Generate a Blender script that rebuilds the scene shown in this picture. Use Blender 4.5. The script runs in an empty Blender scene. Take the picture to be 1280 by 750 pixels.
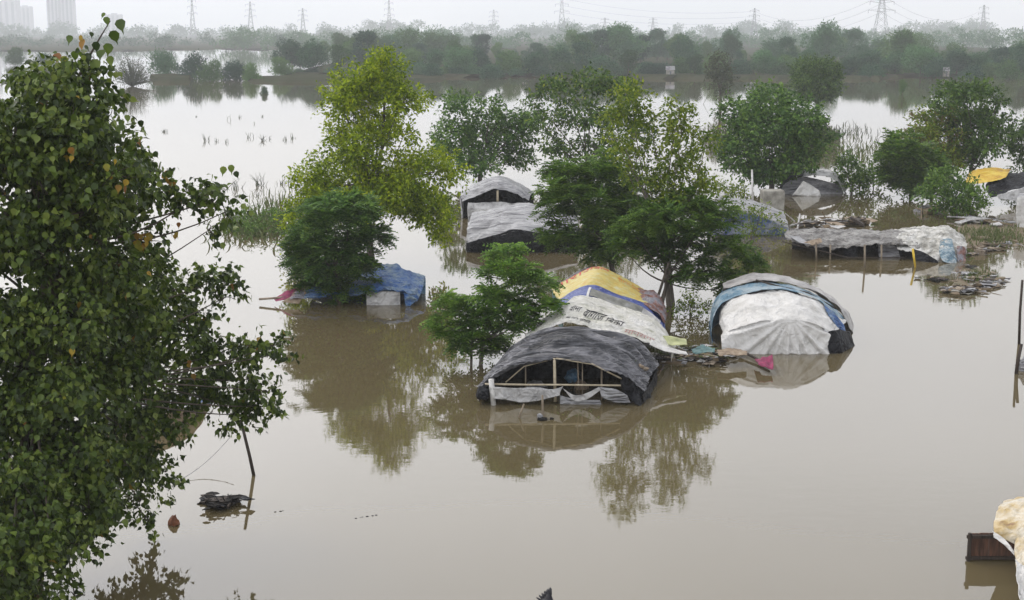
import bpy, math, random
import numpy as np
from mathutils import Vector, noise
R = math.radians

# ------------------------------------------------------------------ camera, world, sun, exposure
sc = bpy.context.scene
COL = sc.collection
CAMH = 11.0; PITCH = R(10.73); FPX = 1778.0
cd = bpy.data.cameras.new('camera'); cam = bpy.data.objects.new('camera', cd); COL.objects.link(cam)
cam.location = (0, 0, CAMH); cam.rotation_euler = (R(90) - PITCH, 0, 0)
cd.sensor_width = 36; cd.lens = 36 * FPX / 1280; cd.clip_start = 0.1; cd.clip_end = 20000
sc.camera = cam
w = bpy.data.worlds.new('World'); sc.world = w; w.use_nodes = True
nt = w.node_tree; nt.nodes.clear()
out = nt.nodes.new('ShaderNodeOutputWorld')
SUN_EL, SUN_AZ = R(52), R(-35)          # azimuth measured from +Y (view direction), clockwise
sky = nt.nodes.new('ShaderNodeTexSky'); sky.sky_type = 'NISHITA'; sky.sun_disc = False
sky.sun_elevation = SUN_EL; sky.sun_rotation = SUN_AZ; sky.dust_density = 6; sky.air_density = 1.5
b1 = nt.nodes.new('ShaderNodeBackground'); b1.inputs[1].default_value = 0.03
nt.links.new(sky.outputs[0], b1.inputs[0])
# overcast cloud layer: brightness rises from the horizon to the zenith
tc = nt.nodes.new('ShaderNodeTexCoord'); sx = nt.nodes.new('ShaderNodeSeparateXYZ')
nt.links.new(tc.outputs['Generated'], sx.inputs[0])
mr = nt.nodes.new('ShaderNodeValToRGB'); ce = mr.color_ramp.elements      # brightness / 2 against sine of elevation
while len(ce) < 6: ce.new(.5)
for e_, (ps, vl) in zip(ce, ((0, .56), (.09, .68), (.28, 1.0), (.42, .96), (.62, .54), (1, .43))): e_.position = ps; e_.color = (vl, vl, vl, 1)
nt.links.new(sx.outputs[2], mr.inputs[0])
no = nt.nodes.new('ShaderNodeTexNoise'); no.inputs['Scale'].default_value = 2.2; no.inputs['Detail'].default_value = 4
nt.links.new(tc.outputs['Generated'], no.inputs[0])
m2 = nt.nodes.new('ShaderNodeMapRange'); m2.inputs[1].default_value = .3; m2.inputs[2].default_value = .7
m2.inputs[3].default_value = 1.93; m2.inputs[4].default_value = 2.30
nt.links.new(no.outputs[0], m2.inputs[0])
mm = nt.nodes.new('ShaderNodeMath'); mm.operation = 'MULTIPLY'
nt.links.new(mr.outputs[0], mm.inputs[0]); nt.links.new(m2.outputs[0], mm.inputs[1])
gx = nt.nodes.new('ShaderNodeMapRange'); gx.inputs[1].default_value = -.5; gx.inputs[2].default_value = .5      # cloud cover thinner on the left
gx.inputs[3].default_value = 1.32; gx.inputs[4].default_value = .72
nt.links.new(sx.outputs[0], gx.inputs[0])
m4 = nt.nodes.new('ShaderNodeMath'); m4.operation = 'MULTIPLY'
nt.links.new(mm.outputs[0], m4.inputs[0]); nt.links.new(gx.outputs[0], m4.inputs[1])
b2 = nt.nodes.new('ShaderNodeBackground'); b2.inputs[0].default_value = (0.965, 0.965, 1.0, 1)
nt.links.new(m4.outputs[0], b2.inputs[1])
ad = nt.nodes.new('ShaderNodeAddShader')
nt.links.new(b1.outputs[0], ad.inputs[0]); nt.links.new(b2.outputs[0], ad.inputs[1]); nt.links.new(ad.outputs[0], out.inputs[0])
sl = bpy.data.lights.new('sun', 'SUN'); sl.energy = 0.8; sl.angle = R(28); sl.color = (1, .96, .9)
so = bpy.data.objects.new('sun', sl); COL.objects.link(so)
sd = Vector((math.sin(SUN_AZ) * math.cos(SUN_EL), math.cos(SUN_AZ) * math.cos(SUN_EL), math.sin(SUN_EL)))
so.rotation_euler = sd.to_track_quat('Z', 'Y').to_euler(); so.location = (0, 0, 60)
sc.view_settings.view_transform = 'Standard'; sc.view_settings.look = 'None'
sc.view_settings.exposure = 0.0; sc.view_settings.gamma = 1
sc.render.engine = 'CYCLES'
sc.cycles.use_denoising = True
sc.cycles.max_bounces = 6; sc.cycles.transparent_max_bounces = 8
sc.cycles.volume_bounces = 1; sc.cycles.transmission_bounces = 3
sc.cycles.sample_clamp_indirect = 5
HAZE = 0.00037

# ------------------------------------------------------------------ helpers
cp, sp = math.cos(PITCH), math.sin(PITCH)
def ray(px, py):
    u = (px - 640) / FPX; v = -(py - 375) / FPX
    return Vector((u, cp + v * sp, -sp + v * cp))
def PZ(px, py, z=0.0):
    d = ray(px, py); t = (z - CAMH) / d.z
    return Vector((0, 0, CAMH)) + d * t
def PD(px, py, D):
    d = ray(px, py); t = D / d.y
    return Vector((0, 0, CAMH)) + d * t
def DY(py): return PZ(640, py).y
def mpp(D): return D / FPX * 1.0

def tag(o, label=None, cat=None, group=None, kind=None):
    if label: o['label'] = label
    if cat: o['category'] = cat
    if group: o['group'] = group
    if kind: o['kind'] = kind
    return o
def empty(name, loc, label, cat, group=None):
    o = bpy.data.objects.new(name, None); COL.objects.link(o); o.location = loc
    o.empty_display_size = .3
    return tag(o, label, cat, group)
def copy_tree(o, parent=None):
    c = o.copy(); COL.objects.link(c); c.parent = parent
    for ch in [x for x in bpy.data.objects if x.parent == o]: copy_tree(ch, c)
    return c
def root_loc(p):
    while p is not None and p.parent is not None: p = p.parent
    return np.array(p.location) if p is not None else np.zeros(3)
def link_mesh(name, me, mats, parent=None):
    for m in (mats if isinstance(mats, (list, tuple)) else [mats]): me.materials.append(m)
    o = bpy.data.objects.new(name, me); COL.objects.link(o)
    if parent is not None: o.parent = parent
    return o
class MB:
    def __init__(s): s.v = []; s.f = []; s.mi = []
    def add(s, vs, fs, mi=0):
        n = len(s.v); s.v += [tuple(x) for x in vs]; s.f += [tuple(i + n for i in f) for f in fs]; s.mi += [mi] * len(fs)
    def tube(s, pts, r0, r1=None, n=6, mi=0, rs=None):
        pts = [Vector(p) for p in pts]; k = len(pts)
        if r1 is None: r1 = r0
        vs = []; fs = []
        up = Vector((0.13, .31, .94))
        for i, p in enumerate(pts):
            d = (pts[min(i + 1, k - 1)] - pts[max(i - 1, 0)])
            if d.length < 1e-6: d = Vector((0, 0, 1))
            d.normalize()
            a = d.cross(up)
            if a.length < .1: a = d.cross(Vector((1, 0, 0)))
            a.normalize(); b = d.cross(a)
            r = rs[i] if rs else r0 + (r1 - r0) * i / max(1, k - 1)
            for j in range(n):
                t = 2 * math.pi * j / n
                vs.append(p + a * (math.cos(t) * r) + b * (math.sin(t) * r))
        for i in range(k - 1):
            for j in range(n):
                j2 = (j + 1) % n
                fs.append((i * n + j, i * n + j2, (i + 1) * n + j2, (i + 1) * n + j))
        fs.append(tuple(range(n))[::-1]); fs.append(tuple((k - 1) * n + j for j in range(n)))
        s.add(vs, fs, mi)
    def box(s, c, sz, rz=0, mi=0, tilt=0):
        c = Vector(c); hx, hy, hz = sz[0] / 2, sz[1] / 2, sz[2] / 2
        vs = []
        for z in (-hz, hz):
            for x, y in ((-hx, -hy), (hx, -hy), (hx, hy), (-hx, hy)):
                zz = z + x * tilt
                vs.append(c + Vector((x * math.cos(rz) - y * math.sin(rz), x * math.sin(rz) + y * math.cos(rz), zz)))
        s.add(vs, [(0, 3, 2, 1), (4, 5, 6, 7), (0, 1, 5, 4), (1, 2, 6, 5), (2, 3, 7, 6), (3, 0, 4, 7)], mi)
    def build(s, name, mats, parent=None, smooth=False):
        me = bpy.data.meshes.new(name); o3 = root_loc(parent)
        me.from_pydata([(x - o3[0], y - o3[1], z - o3[2]) for x, y, z in s.v], [], s.f)
        me.polygons.foreach_set('material_index', s.mi)
        if smooth: me.polygons.foreach_set('use_smooth', [True] * len(s.f))
        me.update()
        return link_mesh(name, me, mats, parent)

# ------------------------------------------------------------------ materials
def newmat(name):
    m = bpy.data.materials.new(name); m.use_nodes = True
    t = m.node_tree; p = t.nodes['Principled BSDF']
    return m, t, p
def ramp(t, stops):
    r = t.nodes.new('ShaderNodeValToRGB'); e = r.color_ramp.elements
    while len(e) < len(stops): e.new(.5)
    for i, (pos, c) in enumerate(stops): e[i].position = pos; e[i].color = (*c, 1)
    return r
def leafmat(name, cols, trans=.3, rough=.55, clump=0.6, perobj=0, spec=.15):
    """cols: list of colours, chosen leaf by leaf, with clump-scale variation"""
    m, t, p = newmat(name)
    g = t.nodes.new('ShaderNodeNewGeometry'); tcn = t.nodes.new('ShaderNodeTexCoord')
    n = t.nodes.new('ShaderNodeTexNoise'); n.inputs['Scale'].default_value = clump; n.inputs['Detail'].default_value = 2
    t.links.new(tcn.outputs['Object'], n.inputs[0])
    a = t.nodes.new('ShaderNodeMath'); a.operation = 'MULTIPLY_ADD'; a.inputs[1].default_value = 1.3; a.inputs[2].default_value = -.65
    t.links.new(n.outputs[0], a.inputs[0])
    b = t.nodes.new('ShaderNodeMath'); b.operation = 'ADD'; b.use_clamp = True
    t.links.new(a.outputs[0], b.inputs[0]); t.links.new(g.outputs['Random Per Island'], b.inputs[1])
    k = len(cols)
    r = ramp(t, [(i / (k - 1), c) for i, c in enumerate(cols)]); r.color_ramp.interpolation = 'LINEAR'
    if perobj:
        oi = t.nodes.new('ShaderNodeObjectInfo'); o2 = t.nodes.new('ShaderNodeMath'); o2.operation = 'MULTIPLY_ADD'; o2.inputs[1].default_value = perobj; o2.inputs[2].default_value = -perobj / 2; o2.use_clamp = False
        t.links.new(oi.outputs['Random'], o2.inputs[0]); o4 = t.nodes.new('ShaderNodeMath'); o4.operation = 'MULTIPLY_ADD'; o4.inputs[1].default_value = .5; o4.use_clamp = True
        t.links.new(b.outputs[0], o4.inputs[0]); o5 = t.nodes.new('ShaderNodeMath'); o5.operation = 'ADD'; o5.inputs[1].default_value = .25; t.links.new(o2.outputs[0], o5.inputs[0]); t.links.new(o5.outputs[0], o4.inputs[2]); b = o4
    t.links.new(b.outputs[0], r.inputs[0])
    t.links.new(r.outputs[0], p.inputs['Base Color']); p.inputs['Roughness'].default_value = rough
    p.inputs['Specular IOR Level'].default_value = spec
    tr = t.nodes.new('ShaderNodeBsdfTranslucent'); t.links.new(r.outputs[0], tr.inputs[0])
    mx = t.nodes.new('ShaderNodeMixShader'); mx.inputs[0].default_value = trans
    t.links.new(p.outputs[0], mx.inputs[1]); t.links.new(tr.outputs[0], mx.inputs[2])
    t.links.new(mx.outputs[0], t.nodes['Material Output'].inputs[0])
    return m
def surf(name, c1, c2, scale=3.0, rough=.8, bump=.3, bscale=None, c3=None, stretch=(1, 1, 1), spec=.3, detail=6):
    m, t, p = newmat(name)
    tcn = t.nodes.new('ShaderNodeTexCoord'); mp = t.nodes.new('ShaderNodeMapping'); mp.inputs['Scale'].default_value = stretch
    t.links.new(tcn.outputs['Object'], mp.inputs[0])
    n = t.nodes.new('ShaderNodeTexNoise'); n.inputs['Scale'].default_value = scale; n.inputs['Detail'].default_value = detail
    n.inputs['Roughness'].default_value = .62
    t.links.new(mp.outputs[0], n.inputs[0])
    st = [(.32, c1), (.66, c2)] if c3 is None else [(.3, c1), (.52, c2), (.72, c3)]
    r = ramp(t, st); t.links.new(n.outputs[0], r.inputs[0]); t.links.new(r.outputs[0], p.inputs['Base Color'])
    p.inputs['Roughness'].default_value = rough; p.inputs['Specular IOR Level'].default_value = spec
    if bump:
        n2 = t.nodes.new('ShaderNodeTexNoise'); n2.inputs['Scale'].default_value = bscale or scale * 3; n2.inputs['Detail'].default_value = 6
        t.links.new(mp.outputs[0], n2.inputs[0])
        bp = t.nodes.new('ShaderNodeBump'); bp.inputs['Strength'].default_value = bump; bp.inputs['Distance'].default_value = .05
        t.links.new(n2.outputs[0], bp.inputs['Height']); t.links.new(bp.outputs[0], p.inputs['Normal'])
    return m

M = {}
M['pipal'] = leafmat('pipal leaf', [(.020, .036, .006), (.034, .060, .008), (.060, .098, .012), (.10, .15, .02), (.18, .23, .045)], .3, .4, 1.6, spec=.3)
M['yellowgreen'] = leafmat('yellow green leaf', [(.09, .145, .006), (.17, .25, .009), (.27, .36, .012), (.40, .46, .02)], .4, .55, .5)
M['lightgreen'] = leafmat('light green leaf', [(.06, .105, .014), (.10, .16, .018), (.16, .22, .022), (.24, .29, .03)], .38, .55, .5)
M['midgreen'] = leafmat('mid green leaf', [(.036, .08, .015), (.062, .13, .019), (.10, .18, .026), (.15, .24, .034)], .3, .55, .6)
M['darkgreen'] = leafmat('dark green leaf', [(.024, .056, .012), (.044, .095, .018), (.075, .14, .024), (.12, .20, .036)], .25, .55, .6)
M['bluegreen'] = leafmat('deep blue green leaf', [(.028, .068, .015), (.052, .12, .022), (.09, .175, .03), (.15, .25, .045)], .25, .55, .6)
M['frond'] = leafmat('fresh feathery leaf', [(.05, .11, .018), (.085, .175, .024), (.13, .24, .032), (.20, .32, .048)], .35, .55, .8)
M['redbrown_leaf'] = leafmat('reddish leaf', [(.10, .08, .03), (.14, .13, .03), (.17, .09, .05)], .3, .6, .8)
M['yellow_leaf'] = leafmat('withered yellow leaf', [(.26, .13, .03), (.34, .25, .03), (.22, .10, .04), (.27, .27, .04)], .3, .5, 1)
M['far_a'] = leafmat('distant leaf', [(.022, .072, .032), (.036, .105, .042), (.058, .15, .055), (.085, .20, .065)], .15, .7, .12, 1.0)
M['far_b'] = leafmat('distant dark leaf', [(.014, .052, .028), (.025, .078, .038), (.040, .112, .048), (.06, .148, .056)], .15, .7, .12, 1.0)
M['far_c'] = leafmat('distant bright leaf', [(.028, .075, .022), (.046, .112, .028), (.074, .16, .036), (.10, .20, .045)], .15, .7, .12, 1.0)
M['twiggy'] = leafmat('thin grey green leaf', [(.05, .06, .04), (.07, .085, .05), (.09, .11, .055)], .2, .7, .3)
M['reed'] = leafmat('reed blade', [(.06, .09, .025), (.10, .12, .04), (.14, .15, .07), (.08, .12, .03)], .2, .7, .5)
M['bark'] = surf('bark', (.09, .075, .06), (.19, .165, .14), 4, .9, .6, 14, stretch=(1, 1, .25))
M['darkbark'] = surf('dark bark', (.045, .037, .03), (.11, .09, .07), 5, .9, .6, 16, stretch=(1, 1, .25))
M['wood'] = surf('weathered wood', (.11, .085, .06), (.30, .25, .19), 5, .85, .4, stretch=(1, 1, .3))
M['palewood'] = surf('pale bamboo', (.30, .25, .17), (.48, .42, .31), 5, .75, .2)
M['darkwood'] = surf('dark wet wood', (.018, .014, .011), (.06, .045, .035), 4, .7, .4, stretch=(4, 4, .5))
M['plank'] = surf('brown plank', (.035, .018, .012), (.13, .065, .04), 3, .75, .5, stretch=(5, 5, .6))

# ------------------------------------------------------------------ the water and land
def grid_mesh(name, x0, x1, y0, y1, nx, ny, zf, mat):
    b = MB(); vs = []; fs = []
    for j in range(ny + 1):
        for i in range(nx + 1):
            x = x0 + (x1 - x0) * i / nx; y = y0 + (y1 - y0) * j / ny
            vs.append((x, y, zf(x, y)))
    for j in range(ny):
        for i in range(nx):
            a = j * (nx + 1) + i; fs.append((a, a + 1, a + nx + 2, a + nx + 1))
    b.add(vs, fs); return b.build(name, mat)
m, t, p = newmat('muddy flood water')
p.inputs['Roughness'].default_value = .02; p.inputs['IOR'].default_value = 1.56
tcn = t.nodes.new('ShaderNodeTexCoord')
n0 = t.nodes.new('ShaderNodeTexNoise'); n0.inputs['Scale'].default_value = .06; n0.inputs['Detail'].default_value = 3
t.links.new(tcn.outputs['Object'], n0.inputs[0])
r0 = ramp(t, [(.35, (.100, .080, .042)), (.65, (.116, .094, .050))]); t.links.new(n0.outputs[0], r0.inputs[0]); t.links.new(r0.outputs[0], p.inputs['Base Color'])
mp = t.nodes.new('ShaderNodeMapping'); mp.inputs['Scale'].default_value = (.55, 1.0, 1)
t.links.new(tcn.outputs['Object'], mp.inputs[0])
n1 = t.nodes.new('ShaderNodeTexNoise'); n1.inputs['Scale'].default_value = 2.2; n1.inputs['Detail'].default_value = 4; n1.inputs['Roughness'].default_value = .55
t.links.new(mp.outputs[0], n1.inputs[0])
n3 = t.nodes.new('ShaderNodeTexNoise'); n3.inputs['Scale'].default_value = .045; n3.inputs['Detail'].default_value = 2
t.links.new(mp.outputs[0], n3.inputs[0])
r3 = t.nodes.new('ShaderNodeMapRange'); r3.inputs[1].default_value = .45; r3.inputs[2].default_value = .68; r3.inputs[3].default_value = .35; r3.inputs[4].default_value = 1.0
t.links.new(n3.outputs[0], r3.inputs[0])
mu = t.nodes.new('ShaderNodeMath'); mu.operation = 'MULTIPLY'; t.links.new(n1.outputs[0], mu.inputs[0]); t.links.new(r3.outputs[0], mu.inputs[1])
bp = t.nodes.new('ShaderNodeBump'); bp.inputs['Strength'].default_value = .5; bp.inputs['Distance'].default_value = .0055
t.links.new(mu.outputs[0], bp.inputs['Height']); t.links.new(bp.outputs[0], p.inputs['Normal'])
M['water'] = m
wb = MB(); E = 6000
wb.add([(-E, -300, 0), (E, -300, 0), (E, E, 0), (-E, E, 0)], [(0, 1, 2, 3)])
tag(wb.build('flood_water', M['water']), kind='structure')
M['land'] = surf('bank soil with weeds', (.022, .035, .014), (.045, .045, .027), .12, .95, .4, 1.0, spec=0, c3=(.03, .05, .018))
M['mud'] = surf('wet mud', (.07, .05, .03), (.15, .11, .065), .8, .7, .4, 3.0, c3=(.08, .09, .035))
def bank(name, outline, h, mat, noise_a=.0, edge=.6):
    """a low land body: outline (x, y) list, sloping edge down under the water"""
    b = MB(); n = len(outline)
    cx = sum(p[0] for p in outline) / n; cy = sum(p[1] for p in outline) / n
    vs = []
    for (x, y) in outline: vs.append((x, y, -.3))
    for (x, y) in outline:
        d = Vector((cx - x, cy - y)); d.normalize()
        vs.append((x + d.x * edge, y + d.y * edge, h * random.uniform(.7, 1.2)))
    fs = [(i, (i + 1) % n, n + (i + 1) % n, n + i) for i in range(n)] + [tuple(range(n, 2 * n))]
    b.add(vs, fs); o = b.build(name, mat); return tag(o, kind='structure')
random.seed(5)
def shore(px0, px1, pyf, yback, step, jit):
    pts = []
    px = px0
    while px <= px1:
        q = PZ(px, pyf(px) + random.uniform(-jit, jit)); pts.append((q.x, q.y)); px += step
    return pts + [(pts[-1][0] * 3.0, yback), (pts[0][0] * 3.0 if pts[0][0] < 0 else pts[0][0], yback)]
bank('river_bank', shore(345, 1900, lambda x: 97 - 4 * math.sin(x / 90.) * .3 - (4 if x < 520 else 0) + (2 if 800 < x < 1110 else 0), 5500, 12, .8), .7, M['land'], edge=4)
bank('river_bank', shore(-900, 350, lambda x: 63 + 1.5 * math.sin(x / 60.), 5500, 14, .5), .6, M['land'], edge=8)
def patch(name, pts_px, h, mat, edge=.5):
    o = []
    for a in pts_px:
        q = PZ(*a); o.append((q.x, q.y))
    return bank(name, o, h, mat, edge=edge)
patch('embankment', [(186, 97), (190, 101.5), (212, 102), (238, 102), (242, 97), (215, 95)], .9, M['land'], 1.5)
patch('embankment', [(300, 98), (310, 103), (350, 104), (420, 104), (500, 102), (560, 100), (560, 96), (400, 95)], .6, M['land'], 1.5)

# ------------------------------------------------------------------ foliage machinery
def nrmz(a): return a / np.maximum(1e-9, np.linalg.norm(a, axis=-1, keepdims=True))
RH_V = np.array([(0, 0, 0), (.5, .27, .07), (1, 0, -.06), (.5, -.27, .07)]); RH_F = [(0, 1, 2), (0, 2, 3)]
PI_V = np.array([(0, 0, 0), (.03, .20, .03), (.26, .38, .07), (.56, .27, .06), (.78, .07, -.02), (1.12, 0, -.12),
                 (.78, -.07, -.02), (.56, -.27, .06), (.26, -.38, .07), (.03, -.20, .03), (.5, 0, -.02)])
PI_F = [(0, 1, 2, 3, 10), (10, 3, 4, 5), (0, 10, 7, 8, 9), (10, 5, 6, 7)]
def frond_tmpl(n=5, lw=.27):
    V = []; F = []
    for i in range(n):
        t = .12 + .88 * i / (n - 1); L = lw * (1.0 - .45 * abs(t - .4) / .6) * 1.9
        z = -.45 * t * t
        for s in (-1, 1):
            k = len(V)
            bx = t; V += [(bx, 0, z), (bx + .15, s * L * .45, z + .0), (bx + .14, s * L, z - .10), (bx - .04, s * L * .55, z - .02)]
            F += [(k, k + 1, k + 2, k + 3)]
    return np.array(V), F
FR_V, FR_F = frond_tmpl()
def leaf_mesh(name, pos, ax, nr, size, tm, mats, parent, mi=None):
    V, F = tm; n = len(pos); k = len(V)
    ax = nrmz(ax); b = nrmz(np.cross(nr, ax)); nn = np.cross(ax, b)
    vv = pos[:, None, :] + size[:, None, None] * (V[None, :, 0:1] * ax[:, None] + V[None, :, 1:2] * b[:, None] + V[None, :, 2:3] * nn[:, None])
    vv = vv.reshape(-1, 3) - root_loc(parent)[None]
    me = bpy.data.meshes.new(name); me.vertices.add(n * k); me.vertices.foreach_set('co', vv.astype(np.float32).ravel())
    lens = [len(f) for f in F]; flat = np.concatenate([np.array(f) for f in F]); L = len(flat)
    loops = (flat[None] + (np.arange(n) * k)[:, None]).ravel()
    me.loops.add(n * L); me.loops.foreach_set('vertex_index', loops.astype(np.int32))
    me.polygons.add(n * len(F))
    st = np.concatenate([[0], np.cumsum(lens)[:-1]])
    me.polygons.foreach_set('loop_start', (st[None] + (np.arange(n) * L)[:, None]).ravel().astype(np.int32))
    me.polygons.foreach_set('loop_total', np.tile(lens, n).astype(np.int32))
    if mi is not None: me.polygons.foreach_set('material_index', np.repeat(mi, len(F)).astype(np.int32))
    me.update(calc_edges=True); me.validate()
    return link_mesh(name, me, mats, parent)
def sph(rng, n): return nrmz(rng.normal(size=(n, 3)))
def clumps(rng, lobes, dens, nmin=6, inner=.45, hole=.25):
    """twig points over and inside a set of ellipsoids. lobes: (c, r3)"""
    P = []; D = []
    for c, r in lobes:
        c = np.array(c); r = np.array(r)
        area = 4 * math.pi * ((r[0] * r[1]) ** 1.6 / 3 + (r[0] * r[2]) ** 1.6 / 3 + (r[1] * r[2]) ** 1.6 / 3) ** (1 / 1.6)
        n = max(nmin, int(area * dens)); d = sph(rng, n); d[:, 2] = d[:, 2] * .9 + .08; d = nrmz(d)
        # secondary sub-lobes: bumps in the outline
        k = 9; bd = sph(rng, k); bs = rng.uniform(.52, 1.30, k)
        near = np.argmax(d @ bd.T, axis=1); cosd = np.max(d @ bd.T, axis=1)
        rad = (inner + (1 - inner) * rng.uniform(0, 1, n) ** .6) * bs[near] * (.72 + .28 * np.clip((cosd - .5) / .4, 0, 1))
        keep = rng.uniform(0, 1, n) > hole * (cosd < .8)
        P.append((c + d * r * rad[:, None])[keep]); D.append(nrmz(d * np.array([1, 1, .8]))[keep])
    return np.concatenate(P), np.concatenate(D)
def foliage(name, rng, lobes, kind, dens, per, size, mats, parent, spread=None, hole=.25, inner=.45, zmin=.05, extra=None, addl=None):
    P, D = clumps(rng, lobes, dens, hole=hole, inner=inner)
    ok = P[:, 2] > zmin; P = P[ok]; D = D[ok]; n = len(P)
    if kind == 'frond':
        # several fronds radiate from each twig, arching out and down
        pos = np.repeat(P, per, 0); dd = np.repeat(D, per, 0); N = len(pos)
        a = rng.normal(size=(N, 3)) * .75 + dd * .9; a[:, 2] = a[:, 2] * .35 + .12
        ax = nrmz(a); nr = np.zeros((N, 3)); nr[:, 2] = 1; nr += rng.normal(size=(N, 3)) * .18
        sz = size * rng.uniform(.7, 1.2, N)
        return leaf_mesh(name, pos, ax, nr, sz, (FR_V, FR_F), mats, parent)
    sprd = spread or size * 2.2
    t = np.tile(np.arange(per) / max(1, per - 1), n)
    pos = np.repeat(P, per, 0); dd = np.repeat(D, per, 0); N = len(pos)
    tw = nrmz(np.repeat(nrmz(D + rng.normal(size=(n, 3)) * .5 + np.array([0, 0, .15])), per, 0))
    pos = pos + tw * (t * sprd)[:, None] + rng.normal(size=(N, 3)) * sprd * .16
    if kind == 'pipal':
        ax = tw * .35 + rng.normal(size=(N, 3)) * .55 + np.array([0, 0, -.75])
        nr = dd * .8 + rng.normal(size=(N, 3)) * .6 + np.array([0, -.2, .35]); tm = (PI_V, PI_F)
    else:
        ax = tw * .7 + rng.normal(size=(N, 3)) * .6 + np.array([0, 0, -.25])
        nr = dd * .4 + rng.normal(size=(N, 3)) * .5 + np.array([0, 0, .8]); tm = (RH_V, RH_F)
    sz = size * (rng.uniform(.5, 1.45, N) if kind == 'pipal' else rng.uniform(.6, 1.25, N))
    mi = None
    if extra is not None: mi = (rng.uniform(0, 1, N) < extra).astype(int)
    if addl is not None:
        pos = np.concatenate([pos, addl[0]]); ax = np.concatenate([ax, addl[1]]); nr = np.concatenate([nr, addl[2]]); sz = np.concatenate([sz, addl[3]]); mi = np.concatenate([mi, addl[4]])
    return leaf_mesh(name, pos, ax, nr, sz, tm, mats, parent, mi)
def bez(a, b, bend, k=6):
    a = Vector(a); b = Vector(b); c = (a + b) / 2 + Vector(bend)
    return [(a * (1 - t) ** 2 + c * 2 * t * (1 - t) + b * t * t) for t in [i / k for i in range(k + 1)]]
def branches(rng, base, lobes, r, fork, trunks=1, twigs=3):
    """trunk from the base to the fork point, limbs on to each lobe, thin twigs inside each lobe"""
    b = MB(); base = Vector(base); fork = Vector(fork)
    rv = lambda s: Vector(rng.normal(size=3) * s)
    H = (fork - base).length
    for k in range(trunks):
        bs = base + (Vector((rng.uniform(-.4, .4), rng.uniform(-.3, .3), 0)) if k else Vector((0, 0, 0)))
        fk = fork + (rv(.35) if k else Vector((0, 0, 0)))
        b.tube(bez(bs - Vector((0, 0, .3)), fk, rv(H * .06), 6), r * (1.15 if k == 0 else .7), r * .6, 8)
    for c, rr in lobes:
        c = Vector(c); L = (c - fork).length
        st = fork - (fork - base) * rng.uniform(0, .45) if L > 1 else fork
        b.tube(bez(st, c, rv(L * .08) + Vector((0, 0, -L * .06)), 6), max(.015, r * rng.uniform(.3, .5)), max(.008, r * .1), 6)
        for i in range(twigs):
            d = Vector(sph(rng, 1)[0]); d.z = abs(d.z) * .6
            e = c + Vector((d.x * rr[0], d.y * rr[1], d.z * rr[2])) * .85
            b.tube(bez(c, e, rv(.08), 3), max(.009, r * .12), .006, 4)
    return b
SEED = [100]
def lobes_px(rng, L, D, dj=.8, Df=None):
    o = []
    for l in L:
        px, py, rx, ry = l[:4]; d = l[4] if len(l) > 4 else D
        s = mpp(d); rr = max(rx, ry) * s
        dd = d + rng.uniform(-dj, dj) * rr
        c = PD(px, py, dd); o.append((tuple(c), (rx * s, rr * .9, ry * s)))
    return o
def tree(name, label, base, L, mat, kind='leaf', dens=5, per=8, size=.16, tr=.13, cat='tree', group=None, trunks=1, depth=2,
         forkpy=None, bark='darkbark', hole=.25, twigs=2, extra=None, spread=None, inner=.45):
    SEED[0] += 1; rng = np.random.default_rng(SEED[0])
    if kind == 'leaf': dens *= 2.8; size *= .80; hole *= .95
    else: dens *= 1.15; hole += .12
    q = PZ(*base); D = q.y
    root = empty(name, q, label, cat, group)
    lobes = lobes_px(rng, L, D)
    cy = np.mean([l[0][1] for l in lobes])
    more = []
    for c, r in lobes:                        # mirror part of the lobes front/back so the crown has real depth
        for k in range(depth - 1):
            s = rng.choice([-1, 1]); m_ = rng.uniform(.6, .85)
            more.append(((c[0] + rng.uniform(-.25, .25) * r[0], c[1] + s * r[1] * rng.uniform(.8, 1.4), c[2] - rng.uniform(0, .2) * r[2]), tuple(x * m_ for x in r)))
    allb = lobes + more
    tops = [l[0][2] for l in lobes]
    fz = q.z + .45 * (np.median(tops) - q.z) if forkpy is None else PD(base[0], forkpy, D).z
    mx = np.mean([l[0][0] for l in lobes])
    fork = (q.x * .6 + mx * .4, q.y, max(.4, fz))
    branches(rng, q, lobes, tr, fork, trunks, twigs).build('trunk', M[bark], root, True)
    mats = [M[mat]] + ([M[extra[0]]] if extra else [])
    foliage('crown', rng, allb, kind, dens, per, size, mats, root, hole=hole, extra=(extra[1] if extra else None), spread=spread, inner=inner)
    return root

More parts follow.
